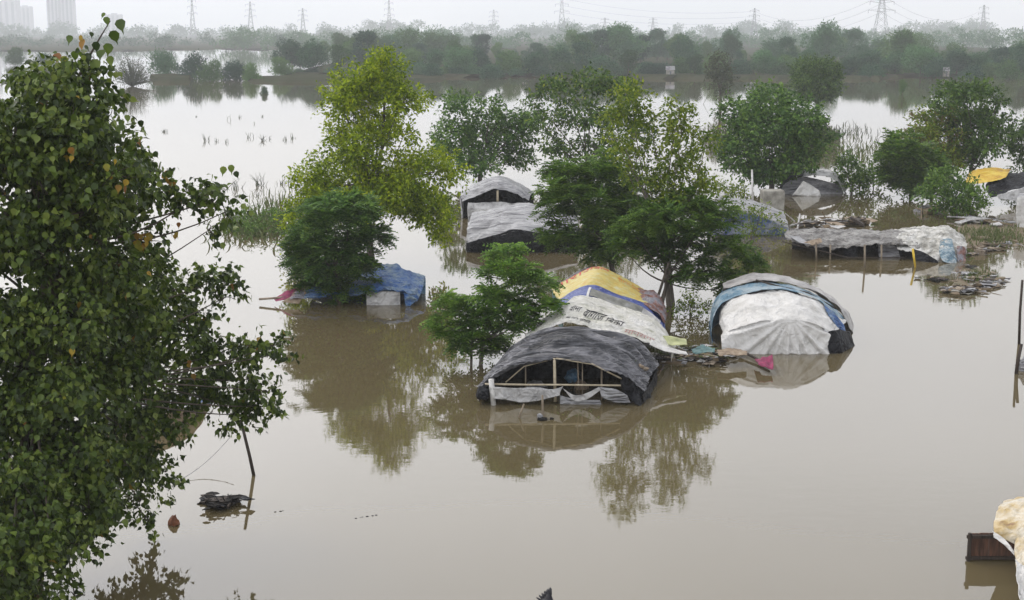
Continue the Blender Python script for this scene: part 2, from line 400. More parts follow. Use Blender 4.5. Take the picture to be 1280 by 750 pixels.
# ------------------------------------------------------------------ the middle-ground trees
tree('tree', 'tall yellow-green tree rising behind the dark round bush, left of centre', (466, 332),
     [(482, 84, 24, 17), (475, 72, 12, 9), (440, 120, 30, 18), (480, 110, 30, 18), (460, 180, 34, 20), (475, 225, 36, 24), (520, 255, 30, 22), (410, 250, 34, 24), (450, 104, 34, 20), (503, 128, 28, 18), (428, 134, 26, 16), (470, 158, 36, 20), (420, 168, 16, 12), (505, 168, 16, 12), (440, 200, 38, 22),
      (395, 226, 34, 26), (540, 216, 36, 32), (500, 240, 42, 30), (380, 272, 26, 28), (545, 262, 27, 28), (554, 290, 14, 14), (440, 250, 48, 28), (375, 310, 18, 24), (510, 205, 30, 20)],
     'yellowgreen', dens=4.2, per=9, size=.24, tr=.17, hole=.4, forkpy=215, twigs=3)
tree('leafy_bush', 'dense dark green round bush half drowned in front of the yellow-green tree', (425, 379),
     [(418, 268, 50, 30), (388, 300, 32, 33), (456, 290, 30, 30), (415, 318, 54, 30), (398, 345, 36, 28), (434, 350, 32, 26), (374, 330, 12, 16), (398, 258, 20, 12), (452, 258, 20, 14), (478, 296, 12, 14), (364, 306, 10, 12), (458, 334, 14, 12), (430, 250, 16, 10)],
     'bluegreen', kind='frond', dens=4.4, per=6, size=.40, tr=.1, cat='bush', hole=.2)
tree('tree', 'dark spreading tree beyond the grey shelters, right of the yellow-green tree', (600, 228),
     [(573, 130, 19, 13), (612, 136, 18, 12), (565, 165, 25, 20), (603, 172, 34, 24), (645, 165, 30, 18), (660, 148, 18, 9), (590, 200, 34, 15), (650, 195, 22, 15), (556, 190, 14, 12), (630, 150, 14, 9)],
     'bluegreen', dens=2.2, per=8, size=.36, tr=.18, hole=.35)
tree('tree', 'open-crowned dark tree at the far side of the tree group, centre top', (735, 240),
     [(695, 112, 26, 16), (742, 104, 32, 13), (782, 114, 22, 14), (690, 150, 22, 14), (730, 142, 32, 18), (770, 148, 26, 17), (700, 182, 26, 15), (750, 186, 32, 18), (668, 128, 12, 8), (800, 165, 18, 16)],
     'darkgreen', dens=1.9, per=8, size=.34, tr=.17, hole=.45, extra=('lightgreen', .15))
tree('tree', 'loose light green tree with gaps standing above the striped tarpaulin roofs', (838, 382),
     [(788, 116, 22, 13), (786, 142, 26, 15), (850, 138, 20, 13), (852, 165, 28, 18), (845, 198, 34, 22), (882, 178, 16, 20), (800, 182, 18, 15), (762, 146, 12, 9), (870, 225, 26, 15), (822, 225, 22, 16), (884, 240, 14, 12), (812, 155, 14, 10), (770, 175, 20, 14), (795, 222, 18, 14), (780, 200, 16, 14), (835, 240, 24, 14), (862, 250, 18, 10)],
     'lightgreen', dens=3.4, per=9, size=.22, tr=.11, hole=.5, trunks=3, forkpy=300, twigs=3, bark='bark')
tree('tree', 'feathery mid green tree between the grey shelters and the striped roofs', (769, 352),
     [(715, 212, 38, 20), (762, 214, 34, 22), (698, 252, 28, 22), (750, 258, 42, 26), (792, 240, 22, 20), (700, 292, 26, 20), (742, 300, 32, 20), (778, 285, 22, 20), (725, 235, 30, 18), (780, 262, 20, 20), (750, 318, 20, 10), (690, 232, 18, 12)],
     'midgreen', kind='frond', dens=4.0, per=6, size=.46, tr=.12, hole=.34, forkpy=280)
tree('tree', 'dark drooping tree with several thin stems beside the white-ended shelter', (822, 386),
     [(828, 262, 48, 20), (880, 272, 34, 22), (790, 288, 26, 20), (840, 298, 50, 20), (900, 308, 30, 20), (908, 342, 18, 14), (780, 308, 18, 14), (872, 330, 24, 13), (932, 320, 14, 12), (850, 250, 28, 14), (815, 280, 30, 16), (860, 345, 18, 9), (912, 360, 10, 8), (942, 328, 10, 10), (830, 322, 26, 10), (890, 262, 26, 12)],
     'midgreen', kind='frond', dens=4.0, per=6, size=.42, tr=.09, hole=.34, trunks=3, forkpy=335, extra=None)
tree('tree', 'broad dark green tree in front of the lone round tree, right of centre', (965, 240),
     [(962, 124, 30, 16), (930, 146, 28, 18), (1003, 148, 28, 22), (965, 162, 48, 26), (930, 194, 32, 24), (1000, 190, 34, 26), (965, 214, 44, 16), (915, 172, 16, 14), (1025, 172, 14, 14)],
     'bluegreen', dens=2.4, per=8, size=.36, tr=.2, hole=.25)
tree('tree', 'lone round-crowned tree standing in open water beyond the dark tree', (1022, 143),
     [(1022, 86, 26, 14), (1006, 100, 18, 14), (1040, 100, 15, 15), (1022, 106, 26, 14), (1012, 118, 18, 8), (1034, 117, 14, 8)],
     'darkgreen', dens=2.0, per=9, size=.42, tr=.25, hole=.1, forkpy=122, inner=.6)
tree('tree', 'light green tree with reddish twigs behind the leafy bush, right side', (1168, 238),
     [(1172, 146, 22, 14), (1150, 166, 26, 17), (1182, 172, 22, 18), (1130, 188, 24, 16), (1160, 196, 28, 18), (1190, 198, 18, 14)],
     'lightgreen', dens=2.6, per=8, size=.32, tr=.14, hole=.35, extra=('redbrown_leaf', .2))
tree('tree', 'tall dark tree with scalloped crown above the yellow tarpaulin', (1215, 236),
     [(1205, 112, 30, 10), (1180, 126, 18, 12), (1235, 146, 24, 20), (1205, 150, 30, 22), (1245, 122, 12, 10), (1228, 178, 28, 22), (1252, 158, 16, 12), (1200, 186, 24, 18)],
     'darkgreen', dens=2.2, per=8, size=.36, tr=.17, hole=.35)
tree('leafy_bush', 'rounded green bush drooping to the water in front of the reddish-twigged tree', (1138, 247),
     [(1125, 188, 24, 20), (1145, 200, 30, 22), (1118, 206, 18, 20), (1142, 224, 28, 16), (1165, 215, 20, 18)],
     'midgreen', kind='frond', dens=3, per=6, size=.7, tr=.1, cat='bush', hole=.15)
tree('tree', 'dark tree cut by the right edge above the yellow and black tarpaulin', (1296, 230),
     [(1278, 180, 20, 18), (1300, 160, 30, 22), (1285, 205, 20, 14), (1310, 195, 28, 24)],
     'darkgreen', dens=2.4, per=8, size=.34, tr=.16)
tree('young_tree', 'bright feathery young tree leaning over the left side of the black tarpaulin shelter', (600, 456),
     [(632, 316, 24, 10), (648, 338, 36, 13), (612, 342, 18, 10), (664, 356, 28, 12), (566, 372, 24, 12), (560, 392, 26, 14), (606, 384, 28, 12), (654, 382, 28, 12),
      (598, 420, 28, 10), (636, 408, 22, 10), (576, 430, 20, 8), (688, 378, 12, 6), (618, 438, 16, 6), (562, 410, 18, 10), (586, 408, 20, 10), (624, 430, 20, 8), (640, 368, 22, 9), (612, 364, 22, 9), (588, 425, 18, 8), (652, 398, 22, 9), (600, 398, 20, 10)],
     'frond', kind='frond', dens=5.0, per=6, size=.36, tr=.07, hole=.42, trunks=2, forkpy=420, bark='bark')
tree('shrub', 'pale loose shrub beside the low grey and blue shelter', (938, 296),
     [(935, 262, 18, 12), (958, 270, 20, 13), (972, 285, 14, 10), (915, 268, 14, 10), (950, 288, 12, 8)],
     'lightgreen', dens=1.3, per=6, size=.2, tr=.04, cat='shrub', hole=.45)
tree('shrub', 'green shrub overgrowing the right end of the dark arched shelter', (1064, 243),
     [(1055, 200, 14, 10), (1066, 215, 18, 14), (1060, 230, 20, 10), (1080, 225, 12, 12)], 'midgreen', dens=2.4, per=8, size=.3, tr=.06, cat='shrub', hole=.35)
tree('shrub', 'spreading green shrub in the shallows left of the yellow tarpaulin', (1196, 272),
     [(1182, 222, 18, 12), (1170, 240, 20, 14), (1200, 240, 24, 16), (1215, 258, 20, 12), (1190, 260, 22, 10), (1225, 245, 10, 10)], 'midgreen', kind='leaf', dens=3.2, per=8, size=.26, tr=.05, cat='shrub', hole=.25)
tree('shrub', 'low green shrub standing in the marsh right of the arched shelter', (1092, 236), [(1085, 214, 12, 8), (1096, 224, 12, 9), (1086, 230, 12, 6)], 'midgreen', dens=2.0, per=7, size=.28, tr=.05, cat='shrub', hole=.3)
tree('shrub', 'small round-leaved shrub at the foot of the many-stemmed tree', (862, 396),
     [(848, 384, 12, 8), (868, 386, 14, 9), (884, 384, 9, 8), (858, 372, 9, 7)], 'lightgreen', dens=9, per=7, size=.13, tr=.03, cat='shrub', hole=.35)
tree('shrub', 'low shrub in the gap behind the tank, under the broad dark tree', (918, 250),
     [(905, 236, 16, 9), (925, 240, 14, 8), (890, 240, 12, 8)], 'lightgreen', dens=2.6, per=7, size=.24, tr=.05, cat='shrub', hole=.35)
# leafy branch hanging low on the right of the dark drooping tree belongs to the light tree beside it
tree('young_tree', 'slim sapling with pale hanging leaves between the drooping tree and blue shelter', (934, 352),
     [(925, 262, 12, 10), (940, 290, 12, 9), (925, 312, 14, 10), (938, 332, 12, 9), (950, 268, 10, 8)], 'lightgreen', dens=3.5, per=7, size=.17, tr=.04, hole=.35)

# ------------------------------------------------------------------ the big near tree on the left
def pipal():
    rng = np.random.default_rng(7)
    base = PD(20, 720, 27); base.z = 0
    root = empty('pipal_tree', base, 'huge dark heart-leaved tree filling the left edge of the view', 'tree')
    L = [(58, 112, 50, 28), (104, 92, 26, 20), (128, 118, 16, 26), (120, 82, 12, 14), (135, 148, 16, 18), (20, 160, 40, 32), (100, 165, 46, 40), (160, 180, 24, 18), (45, 210, 60, 45), (140, 215, 45, 26), (190, 215, 16, 22), (180, 250, 32, 16), (240, 248, 32, 16), (272, 250, 14, 22), (262, 287, 14, 11), (283, 265, 10, 16),
         (110, 265, 65, 40), (35, 300, 60, 50), (170, 305, 36, 22), (198, 345, 18, 20), (130, 340, 55, 35), (228, 362, 32, 16), (264, 350, 30, 12), (280, 372, 18, 11), (228, 395, 40, 18), (170, 395, 45, 28), (90, 400, 65, 42), (20, 410, 55, 50),
         (218, 430, 48, 20), (278, 440, 38, 17), (325, 436, 32, 11), (349, 442, 12, 10), (255, 470, 36, 20), (300, 476, 32, 16), (336, 508, 20, 15), (306, 518, 24, 18), (322, 488, 18, 14), (170, 515, 40, 22), (235, 490, 34, 16), (150, 535, 30, 18), (275, 505, 22, 12), (160, 460, 55, 35), (80, 490, 65, 45), (15, 510, 55, 50), (215, 505, 30, 22),
         (195, 538, 38, 20), (160, 580, 42, 26), (205, 590, 12, 22), (100, 570, 60, 45), (25, 600, 60, 50), (178, 625, 24, 18), (188, 652, 12, 10), (110, 635, 48, 28), (60, 668, 55, 34), (10, 690, 55, 40), (115, 675, 20, 14), (60, 720, 35, 22), (0, 740, 45, 30), (90, 745, 14, 8)]
    L += [(-60, 180, 60, 60), (-70, 300, 70, 70), (-75, 430, 70, 70), (-70, 560, 70, 70), (-60, 680, 60, 50)]
    lobes = []
    cl = lambda x: max(0, min(1, x))
    for (px, py, rx, ry) in L:
        D = 26.5 + 4.5 * cl((px - 80) / 160) * cl((py - 180) / 200) - 2.5 * cl((py - 560) / 140) * cl((170 - px) / 120)
        s = mpp(D); big = min(rx, ry) > 24
        for dz, f in (((-1.1, .85), (0, 1), (1.3, .9)) if big else ((0, 1),)):
            c = PD(px + rng.uniform(-5, 5), py, D + dz + rng.uniform(-.3, .3))
            if c.z - ry * s < .1: c.z = ry * s + .15
            lobes.append((tuple(c), (rx * s * f, max(rx, ry) * s * .9 * f, ry * s * f)))
    fork = PD(35, 470, 27)
    b = MB()
    b.tube(bez(base - Vector((0, 0, .5)), fork, (.3, 0, 0), 8), .42, .26, 12)
    f2 = PD(70, 300, 26.8)
    b.tube(bez(fork, f2, (.15, .1, 0), 6), .25, .14, 10)
    b.tube(bez(fork, PD(150, 480, 29), (0, 0, -.2), 6), .14, .06, 8)
    b.tube(bez(f2, PD(100, 100, 26.4), (.2, 0, 0), 6), .12, .035, 8)
    for c, rr in lobes:
        c = Vector(c); st = fork if c.z < fork.z + 1 else (f2 if c.z > f2.z else fork.lerp(f2, .5))
        b.tube(bez(st, c, Vector(rng.normal(size=3) * .25) - Vector((0, 0, .3)), 7), .036, .010, 6)
        for i in range(3):
            d = Vector(sph(rng, 1)[0])
            e = c + Vector((d.x * rr[0], d.y * rr[1], d.z * rr[2])) * .9
            b.tube(bez(c, e, Vector(rng.normal(size=3) * .08), 3), .014, .005, 4)
    # the long shoot at the top
    tip = PD(138, 26, 26.3); b.tube(bez(PD(92, 108, 26.4), tip, (.02, 0, .1), 8), .035, .008, 6)
    b.tube(bez(PD(262, 262, 31), PD(292, 228, 31), (0, 0, .05), 4), .012, .005, 5)
    b.build('trunk', M['darkbark'], root, True)
    # individually placed leaves of the top shoot and of the yellowed sprays
    P = []; S = []; mi = []
    for px, py, D, s, k in [(149, 30, 26.3, .30, 0), (132, 27, 26.3, .2, 0), (141, 44, 26.2, .30, 0), (131, 22, 26.3, .14, 0), (120, 58, 26.3, .24, 0), (136, 60, 26.3, .28, 0), (128, 68, 26.3, .3, 0), (137, 76, 26.3, .24, 0),
                          (104, 55, 26.3, .26, 1), (102, 50, 26.3, .2, 1), (88, 50, 26.3, .2, 0), (110, 72, 26.3, .26, 0), (94, 70, 26.3, .24, 0), (72, 72, 26.3, .24, 1), (78, 76, 26.3, .24, 1), (118, 80, 26.3, .3, 0), (130, 88, 26.3, .26, 0), (105, 86, 26.3, .26, 0), (114, 46, 26.3, .14, 0),
                          (288, 212, 31, .24, 0), (294, 220, 31, .2, 0), (280, 214, 31, .24, 0), (272, 236, 31, .2, 0)]:
        P.append(PD(px, py - 6, D)); S.append(s * .9); mi.append(k)
    for cx, cy, n, D in [(84, 190, 4, 24.6), (180, 298, 14, 27), (136, 197, 2, 25), (214, 224, 5, 28), (225, 283, 3, 28.6), (150, 228, 3, 25.2), (238, 458, 3, 29.5)]:
        for i in range(n):
            P.append(PD(cx + rng.normal() * 7, cy + rng.normal() * 5, D + rng.normal() * .2)); S.append(rng.uniform(.12, .18)); mi.append(1)
    P = np.array([tuple(p) for p in P]); N = len(P)
    ax = rng.normal(size=(N, 3)) * .3 + np.array([0, 0, -1.]); nr = rng.normal(size=(N, 3)) * .35 + np.array([0, -1, .2])
    foliage('crown', rng, lobes, 'pipal', 21, 9, .126, [M['pipal'], M['yellow_leaf']], root, spread=.32, hole=.5, extra=.003, zmin=.15, addl=(P, ax, nr, np.array(S), np.array(mi)))
    # a second set of lower limbs hanging towards the water
pipal()

# ------------------------------------------------------------------ far trees
def far_variant(seed, mat, wide, high, blobs, n_leaf, lsz, name='tree', bush=False):
    """a small far tree at the origin, about 'high' tall"""
    rng = np.random.default_rng(seed)
    root = bpy.data.objects.new(name, None); COL.objects.link(root); root.location = (0, 0, 0)
    lobes = []
    for i in range(blobs):
        a = rng.uniform(0, 2 * math.pi); rr = wide * rng.uniform(0, .62) * (1 if i else 0)
        z = high * (rng.uniform(.22 if bush else .30, .86)); k = 1 - abs(z / high - .5) * .9
        r = wide * rng.uniform(.3, .52) * (.6 + .4 * k)
        lobes.append(((math.cos(a) * rr * k, math.sin(a) * rr * k, z), (r, r, r * rng.uniform(.55, .8))))
    if not bush: lobes += [((0, 0, high * .5), (wide * .62, wide * .62, high * .34)), ((wide * .25, 0, high * .3), (wide * .45, wide * .45, high * .2))]
    if bush: lobes += [((math.cos(a) * wide * .45, math.sin(a) * wide * .45, high * .25), (wide * .45, wide * .45, high * .25)) for a in np.arange(5) * 1.256]
    branches(rng, (0, 0, 0), lobes[:5], high * .02, (0, 0, high * .35), 1, 1).build('trunk', M['darkbark'], root, True)
    tot = sum(4 * math.pi * r[0] * r[0] for _, r in lobes)
    foliage('crown', rng, lobes, 'leaf', n_leaf * 2.4 / tot / 4, 4, lsz * .85, [M[mat]], root, spread=lsz * 1.1, hole=.12, inner=.6)
    return root
VAR = [far_variant(11, 'far_a', 5.0, 10, 9, 3600, .55), far_variant(12, 'far_b', 4.2, 11, 8, 3300, .52), far_variant(13, 'far_a', 6.0, 9, 11, 3800, .6),
       far_variant(14, 'far_c', 3.6, 9, 7, 2800, .5), far_variant(15, 'far_b', 3.2, 12, 8, 2600, .5), far_variant(16, 'far_c', 5.0, 6, 9, 3200, .5, bush=True),
       far_variant(17, 'far_b', 4.4, 5, 8, 3000, .45, bush=True)]
KIND = ['domed green', 'dark upright', 'broad spreading green', 'small bright green', 'tall narrow dark', 'low bright bushy', 'low dark bushy']
used = set()
def put_far(vi, px, base_py, top_py, wf=1.0, label=None, group=None, name=None, cat='tree', zr=None, D=None):
    src = VAR[vi]; D = D or DY(base_py); q = Vector(((px - 640) / FPX * (D / cp) * cp, D, .35))
    q = PD(px, 375, D); q.z = .3 if base_py < 98 else -.35
    h = PD(px, top_py, D).z - q.z
    vh = [10, 11, 9, 9, 12, 6, 5][vi] * (.96)
    s = max(.15, h / vh)
    if vi not in used: o = src; used.add(vi)
    else: o = copy_tree(src)
    q.x = PD(px, base_py, D).x
    o.location = q; o.scale = (s * wf, s * wf, s); o.rotation_euler.z = random.uniform(0, 6.28) if zr is None else zr
    o['label'] = label; o['category'] = cat
    if group: o['group'] = group
    return o
random.seed(21)
# named solitary ones
# (first the shore wood: front row, near the waterline)
front = [(365, 88, 50, 2), (352, 95, 72, 5), (392, 93, 48, 0), (425, 94, 56, 3), (455, 90, 38, 1), (478, 95, 62, 2), (512, 92, 62, 5), (545, 94, 52, 4), (522, 94, 74, 6), (575, 95, 60, 2), (598, 93, 58, 0), (640, 95, 64, 5), (668, 95, 66, 2),
         (700, 94, 56, 0), (730, 95, 52, 1), (758, 96, 66, 6), (785, 97, 62, 3), (812, 96, 76, 6), (868, 97, 68, 3), (850, 95, 72, 5), (890, 96, 66, 5), (922, 96, 72, 6), (955, 96, 64, 2), (985, 96, 70, 5), (1008, 95, 62, 1),
         (1060, 96, 66, 0), (1088, 96, 64, 2), (1118, 95, 62, 0), (1150, 96, 58, 2), (1170, 97, 70, 6), (1195, 96, 60, 0), (1222, 96, 66, 2), (1252, 95, 58, 1), (1276, 97, 44, 4), (1300, 97, 50, 0), (540, 97, 78, 6), (615, 98, 80, 6), (1090, 98, 78, 6), (1215, 99, 80, 6), (1262, 99, 76, 5)]
for i, (px, b, tp, v) in enumerate(front):
    put_far(v, px, b, tp, wf=1.0 if v > 4 else 1.25, label=KIND[v] + ' tree in the front row along the far shore', group='front row trees on the far shore')
for i in range(78):
    px = 372 + i * 12.2 + random.uniform(-6, 6); v = random.choice([0, 1, 3, 3, 0, 4, 5])
    tp = 51 + random.uniform(-12, 9) + 6 * math.sin(px / 47.) - (7 if 680 < px < 800 else 0) + (6 if px > 1160 else 0)
    put_far(v, px, random.uniform(76, 90), tp, wf=random.uniform(.85, 1.35), label=KIND[v] + ' tree deeper in the wood behind the far shore', group='trees of the wood behind the far shore')
for i in range(46):
    px = 352 + i * 20.6 + random.uniform(-8, 8); v = random.choice([5, 6, 6])
    put_far(v, px, random.uniform(93, 97), random.uniform(76, 86), wf=1.5, label=KIND[v] + ' growth filling the foot of the wood on the far shore', group='undergrowth at the foot of the far wood', cat='bush')
put_far(2, 1030, 84, 29, wf=.85, label='tall wide-crowned tree standing highest above the right part of the far wood')
put_far(4, 735, 82, 28, wf=1.2, label='tall ragged tree standing highest above the wood at centre')
put_far(0, 777, 84, 26, wf=1.2, label='domed tree topping the wood right of the ragged tall one')
put_far(2, 910, 80, 37, wf=.8, label='spreading tree rising above the wood near the centre right pylon')
# bushes out in the water, upper left
G2 = None
put_far(6, 207, 95, 59, wf=.72, label='round dark bush on the end of the earth embankment, upper left', cat='bush')
put_far(6, 240, 98, 62, wf=.62, label='upright bush right of the round embankment bush', cat='bush')
put_far(5, 262, 101, 76, wf=.9, label='green bush at the water edge between the upright bush and the ragged one', cat='bush')
put_far(6, 292, 100, 74, wf=1.0, label='ragged low bush in the water left of the far wood', cat='bush')
put_far(5, 315, 101, 80, wf=.8, label='smallest low bush at the left foot of the far wood', cat='bush')
put_far(5, 20, 82, 60, wf=.9, label='hazy small bush in the distance at the far left edge', cat='bush')
put_far(6, 58, 84, 64, wf=.9, label='hazy dark bush seen over the big left tree', cat='bush')
tree('tree', 'slim grey-green tree standing alone in the water, centre right', (900, 134), [(899, 74, 9, 9), (894, 88, 11, 12), (905, 92, 10, 12), (898, 104, 12, 10), (903, 114, 8, 7)], 'twiggy', dens=.8, per=8, size=.5, tr=.22, hole=.2, forkpy=105)
put_far(3, 1128, 118, 100, wf=.8, label='thin bare shrub in open water right of the lone round tree', cat='shrub')
put_far(5, 330, 117, 108, wf=.7, label='tiny round bush poking out of open water, upper left', cat='bush')
for vi in range(len(VAR)):
    if vi not in used: bpy.data.objects.remove(VAR[vi])
# hazy woodland masses
def wood_mass(name, px0, px1, base, top, nper, seed, label):
    rng = np.random.default_rng(seed); lobes = []
    px = px0
    while px < px1:
        D = rng.uniform(*base); q = PD(px, 60, D)
        tz = PD(px, rng.uniform(*top) + 3 * math.sin(px / 37. + seed), D).z
        r = tz * rng.uniform(.35, .6)
        lobes.append(((q.x, D, tz - r * .7), (r * 1.25, r, r * .75)))
        lobes.append(((q.x + rng.normal() * r, D, tz * .35), (r * 1.5, r, tz * .4)))
        px += rng.uniform(.5, 1.6) * nper * 1.3
    o = foliage(name, rng, lobes, 'leaf', .34 * (900 / base[0]) ** 1.6, 4, 1.15 * base[0] / 900, [M['far_a']], None, hole=.0, inner=.3, spread=base[0] / 900)
    return tag(o, label, 'woodland', kind='stuff')
wood_mass('distant_woodland', 300, 1500, (800, 1000), (33, 46), 9, 3, 'blue hazy woodland behind the wood of the far shore')
wood_mass('distant_woodland', -500, 1500, (1900, 2300), (26, 40), 9, 4, 'faint farthest treeline fading into the haze along the horizon')
wood_mass('distant_woodland', -500, 360, (900, 1200), (40, 50), 10, 6, 'pale grey-green treeline across the flooded plain at upper left')

# ------------------------------------------------------------------ cloth, tarpaulins
def foldmat(name, dark, mid, light, stretch=(.5, 2.2, 2.2), scale=1.3, rough=.42, dist=.12, mixp=(.35, .62, .85), gmap=False, lines=False):
    '''plastic sheet with many fine crinkled folds and dust plus fold highlights painted into the colour of their crests'''
    m, t, p = newmat(name); tcn = t.nodes.new('ShaderNodeTexCoord'); mp = t.nodes.new('ShaderNodeMapping'); mp.inputs['Scale'].default_value = stretch
    mp.inputs['Rotation'].default_value = (0, 0, .12)
    t.links.new(tcn.outputs['Object'], mp.inputs[0])
    def crease(scale_, k, dist_):
        n = t.nodes.new('ShaderNodeTexNoise'); n.inputs['Scale'].default_value = scale_; n.inputs['Detail'].default_value = 3; n.inputs['Roughness'].default_value = .5; n.inputs['Distortion'].default_value = dist_
        t.links.new(mp.outputs[0], n.inputs[0])
        a = t.nodes.new('ShaderNodeMath'); a.operation = 'SUBTRACT'; a.inputs[1].default_value = .5; t.links.new(n.outputs[0], a.inputs[0])
        b = t.nodes.new('ShaderNodeMath'); b.operation = 'ABSOLUTE'; t.links.new(a.outputs[0], b.inputs[0])
        c = t.nodes.new('ShaderNodeMath'); c.operation = 'MULTIPLY'; c.inputs[1].default_value = k; c.use_clamp = True; t.links.new(b.outputs[0], c.inputs[0])
        return c
    c1 = crease(scale, 6, .4); c2 = crease(scale * 2.7, 6, .8)
    g = t.nodes.new('ShaderNodeTexNoise'); g.inputs['Scale'].default_value = 1.3; g.inputs['Detail'].default_value = 6; g.inputs['Roughness'].default_value = .7; t.links.new((mp if gmap else tcn).outputs[0 if gmap else 'Object'], g.inputs[0])
    h = t.nodes.new('ShaderNodeMath'); h.operation = 'MULTIPLY_ADD'; h.inputs[1].default_value = .5; t.links.new(c2.outputs[0], h.inputs[0]); t.links.new(c1.outputs[0], h.inputs[2])
    a = t.nodes.new('ShaderNodeMath'); a.operation = 'MULTIPLY_ADD'; a.inputs[1].default_value = -.4 if lines else -.22; t.links.new(h.outputs[0], a.inputs[0])
    g2 = t.nodes.new('ShaderNodeMath'); g2.operation = 'MULTIPLY_ADD'; g2.inputs[1].default_value = .9 if lines else 1.5; g2.inputs[2].default_value = .40 if lines else .08; t.links.new(g.outputs[0], g2.inputs[0]); t.links.new(g2.outputs[0], a.inputs[2])
    r = ramp(t, [(mixp[0], dark), (mixp[1], mid), (mixp[2], light)]); t.links.new(a.outputs[0], r.inputs[0]); t.links.new(r.outputs[0], p.inputs['Base Color'])  # paints fold highlights on the crests and shade in the hollows
    p.inputs['Roughness'].default_value = rough; p.inputs['Specular IOR Level'].default_value = .4 if light[0] > .1 else .06
    bp = t.nodes.new('ShaderNodeBump'); bp.inputs['Strength'].default_value = .9; bp.inputs['Distance'].default_value = dist * 1.2; bp.invert = True
    t.links.new(h.outputs[0], bp.inputs['Height']); t.links.new(bp.outputs[0], p.inputs['Normal'])
    return m
def tarpmat(name, cols, scale=1.2, rough=.45, bump=.5, stretch=(1, 1, 1), spec=.4):
    return surf(name, cols[0], cols[1], scale, rough, bump, 5, c3=cols[2] if len(cols) > 2 else None, stretch=stretch, spec=spec)
M['blacktarp'] = foldmat('grey black plastic sheet', (.012, .013, .016), (.05, .052, .06), (.24, .24, .26), stretch=(.22, 1.3, 1.8), scale=1.4, dist=.09, lines=True, mixp=(.25, .52, .98))
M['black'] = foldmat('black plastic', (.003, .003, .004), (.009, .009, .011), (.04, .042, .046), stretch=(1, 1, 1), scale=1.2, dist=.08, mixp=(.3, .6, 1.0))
M['greytarp'] = foldmat('faded grey sheet', (.05, .05, .055), (.17, .17, .18), (.42, .42, .43), stretch=(.35, 1.6, 2), scale=.9, dist=.12, lines=True, mixp=(.2, .45, .95))
M['paletarp'] = foldmat('pale grey sheet', (.17, .17, .165), (.36, .355, .35), (.50, .495, .485), stretch=(1, 1, 1), scale=.9, dist=.08)
M['whitetarp'] = foldmat('dirty white sheet', (.30, .28, .24), (.47, .46, .435), (.60, .59, .57), stretch=(1, 1, 1), scale=.8, dist=.05, mixp=(.2, .5, .9))
M['creamtarp'] = foldmat('printed cream banner', (.26, .27, .19), (.52, .51, .45), (.64, .63, .60), stretch=(1, 1.6, 1.6), scale=1.2, dist=.07, mixp=(.3, .55, .9))
M['bluetarp'] = foldmat('blue tarpaulin', (.03, .07, .15), (.065, .17, .30), (.17, .27, .36), stretch=(1, 1, 1), scale=1, dist=.08)
M['blue2'] = foldmat('bright blue tarpaulin', (.02, .05, .16), (.04, .13, .36), (.24, .32, .38), stretch=(1, 2, 2), scale=1.3, dist=.12, mixp=(.35, .62, .95))
M['banner_blue'] = foldmat('royal blue banner', (.02, .03, .13), (.035, .06, .24), (.12, .15, .33), stretch=(1, 1.5, 1.5), scale=1.2, dist=.07, mixp=(.3, .6, 1.0))
M['banner_grey'] = tarpmat('photo panel of the banner', [(.06, .065, .06), (.17, .17, .15), (.30, .31, .33)], 2.5, .5, .3)
M['yellowtarp'] = tarpmat('yellow printed banner', [(.42, .27, .06), (.46, .38, .11), (.46, .47, .33)], 3.2, .5, .8, (1, 2, 2))
M['redtarp'] = foldmat('red brown sheet', (.05, .03, .035), (.19, .075, .05), (.20, .20, .23), stretch=(1, 1, 1), scale=1.6, dist=.08, mixp=(.35, .6, .8))
M['pink'] = tarpmat('magenta cloth', [(.10, .01, .04), (.27, .025, .09)], 5, .7, .4)
M['teal'] = tarpmat('teal cloth', [(.03, .06, .06), (.07, .15, .15), (.20, .25, .24)], 5, .6, .5)
M['skin_cloth'] = tarpmat('tan cloth', [(.10, .07, .05), (.24, .18, .12), (.34, .30, .24)], 5, .7, .4)
M['yellow'] = foldmat('yellow sheet', (.30, .13, .02), (.52, .31, .025), (.66, .50, .08), stretch=(.5, 1.5, 1.5), scale=.6, dist=.1, mixp=(.35, .6, .9))
M['brightyellow'] = tarpmat('plastic yellow', [(.6, .4, .03), (.7, .5, .05)], 2, .5, .1)
M['ink'] = surf('printed black ink', (.015, .015, .018), (.03, .03, .035), 8, .6, 0)
M['redink'] = surf('printed red ink', (.38, .03, .04), (.5, .05, .06), 8, .6, 0)
M['paleink'] = surf('faded print', (.30, .16, .15), (.42, .25, .22), 5, .6, 0)
M['concrete'] = surf('stained cement', (.14, .13, .11), (.34, .33, .29), 2, .9, .5)
M['metal'] = surf('galvanised steel', (.16, .17, .18), (.24, .25, .26), 3, .6, 0)
M['charcoal'] = surf('black wet debris', (.004, .004, .004), (.022, .02, .018), 8, .7, .6, spec=.1)
def cr(p0, p1, p2, p3, t):
    return .5 * ((2 * p1) + (-p0 + p2) * t + (2 * p0 - 5 * p1 + 4 * p2 - p3) * t * t + (-p0 + 3 * p1 - 3 * p2 + p3) * t ** 3)
def resample(pts, n):
    k = len(pts); out = []
    for i in range(n + 1):
        s = i / n * (k - 1); j = min(int(s), k - 2); t = s - j
        out.append(cr(pts[max(j - 1, 0)], pts[j], pts[j + 1], pts[min(j + 2, k - 1)], t))
    return out
def loft_pts(rows, nu, nv):
    rows = [resample(r, nu) for r in rows]
    cols = [resample([r[i] for r in rows], nv) for i in range(nu + 1)]
    return [[cols[i][j] for i in range(nu + 1)] for j in range(nv + 1)]
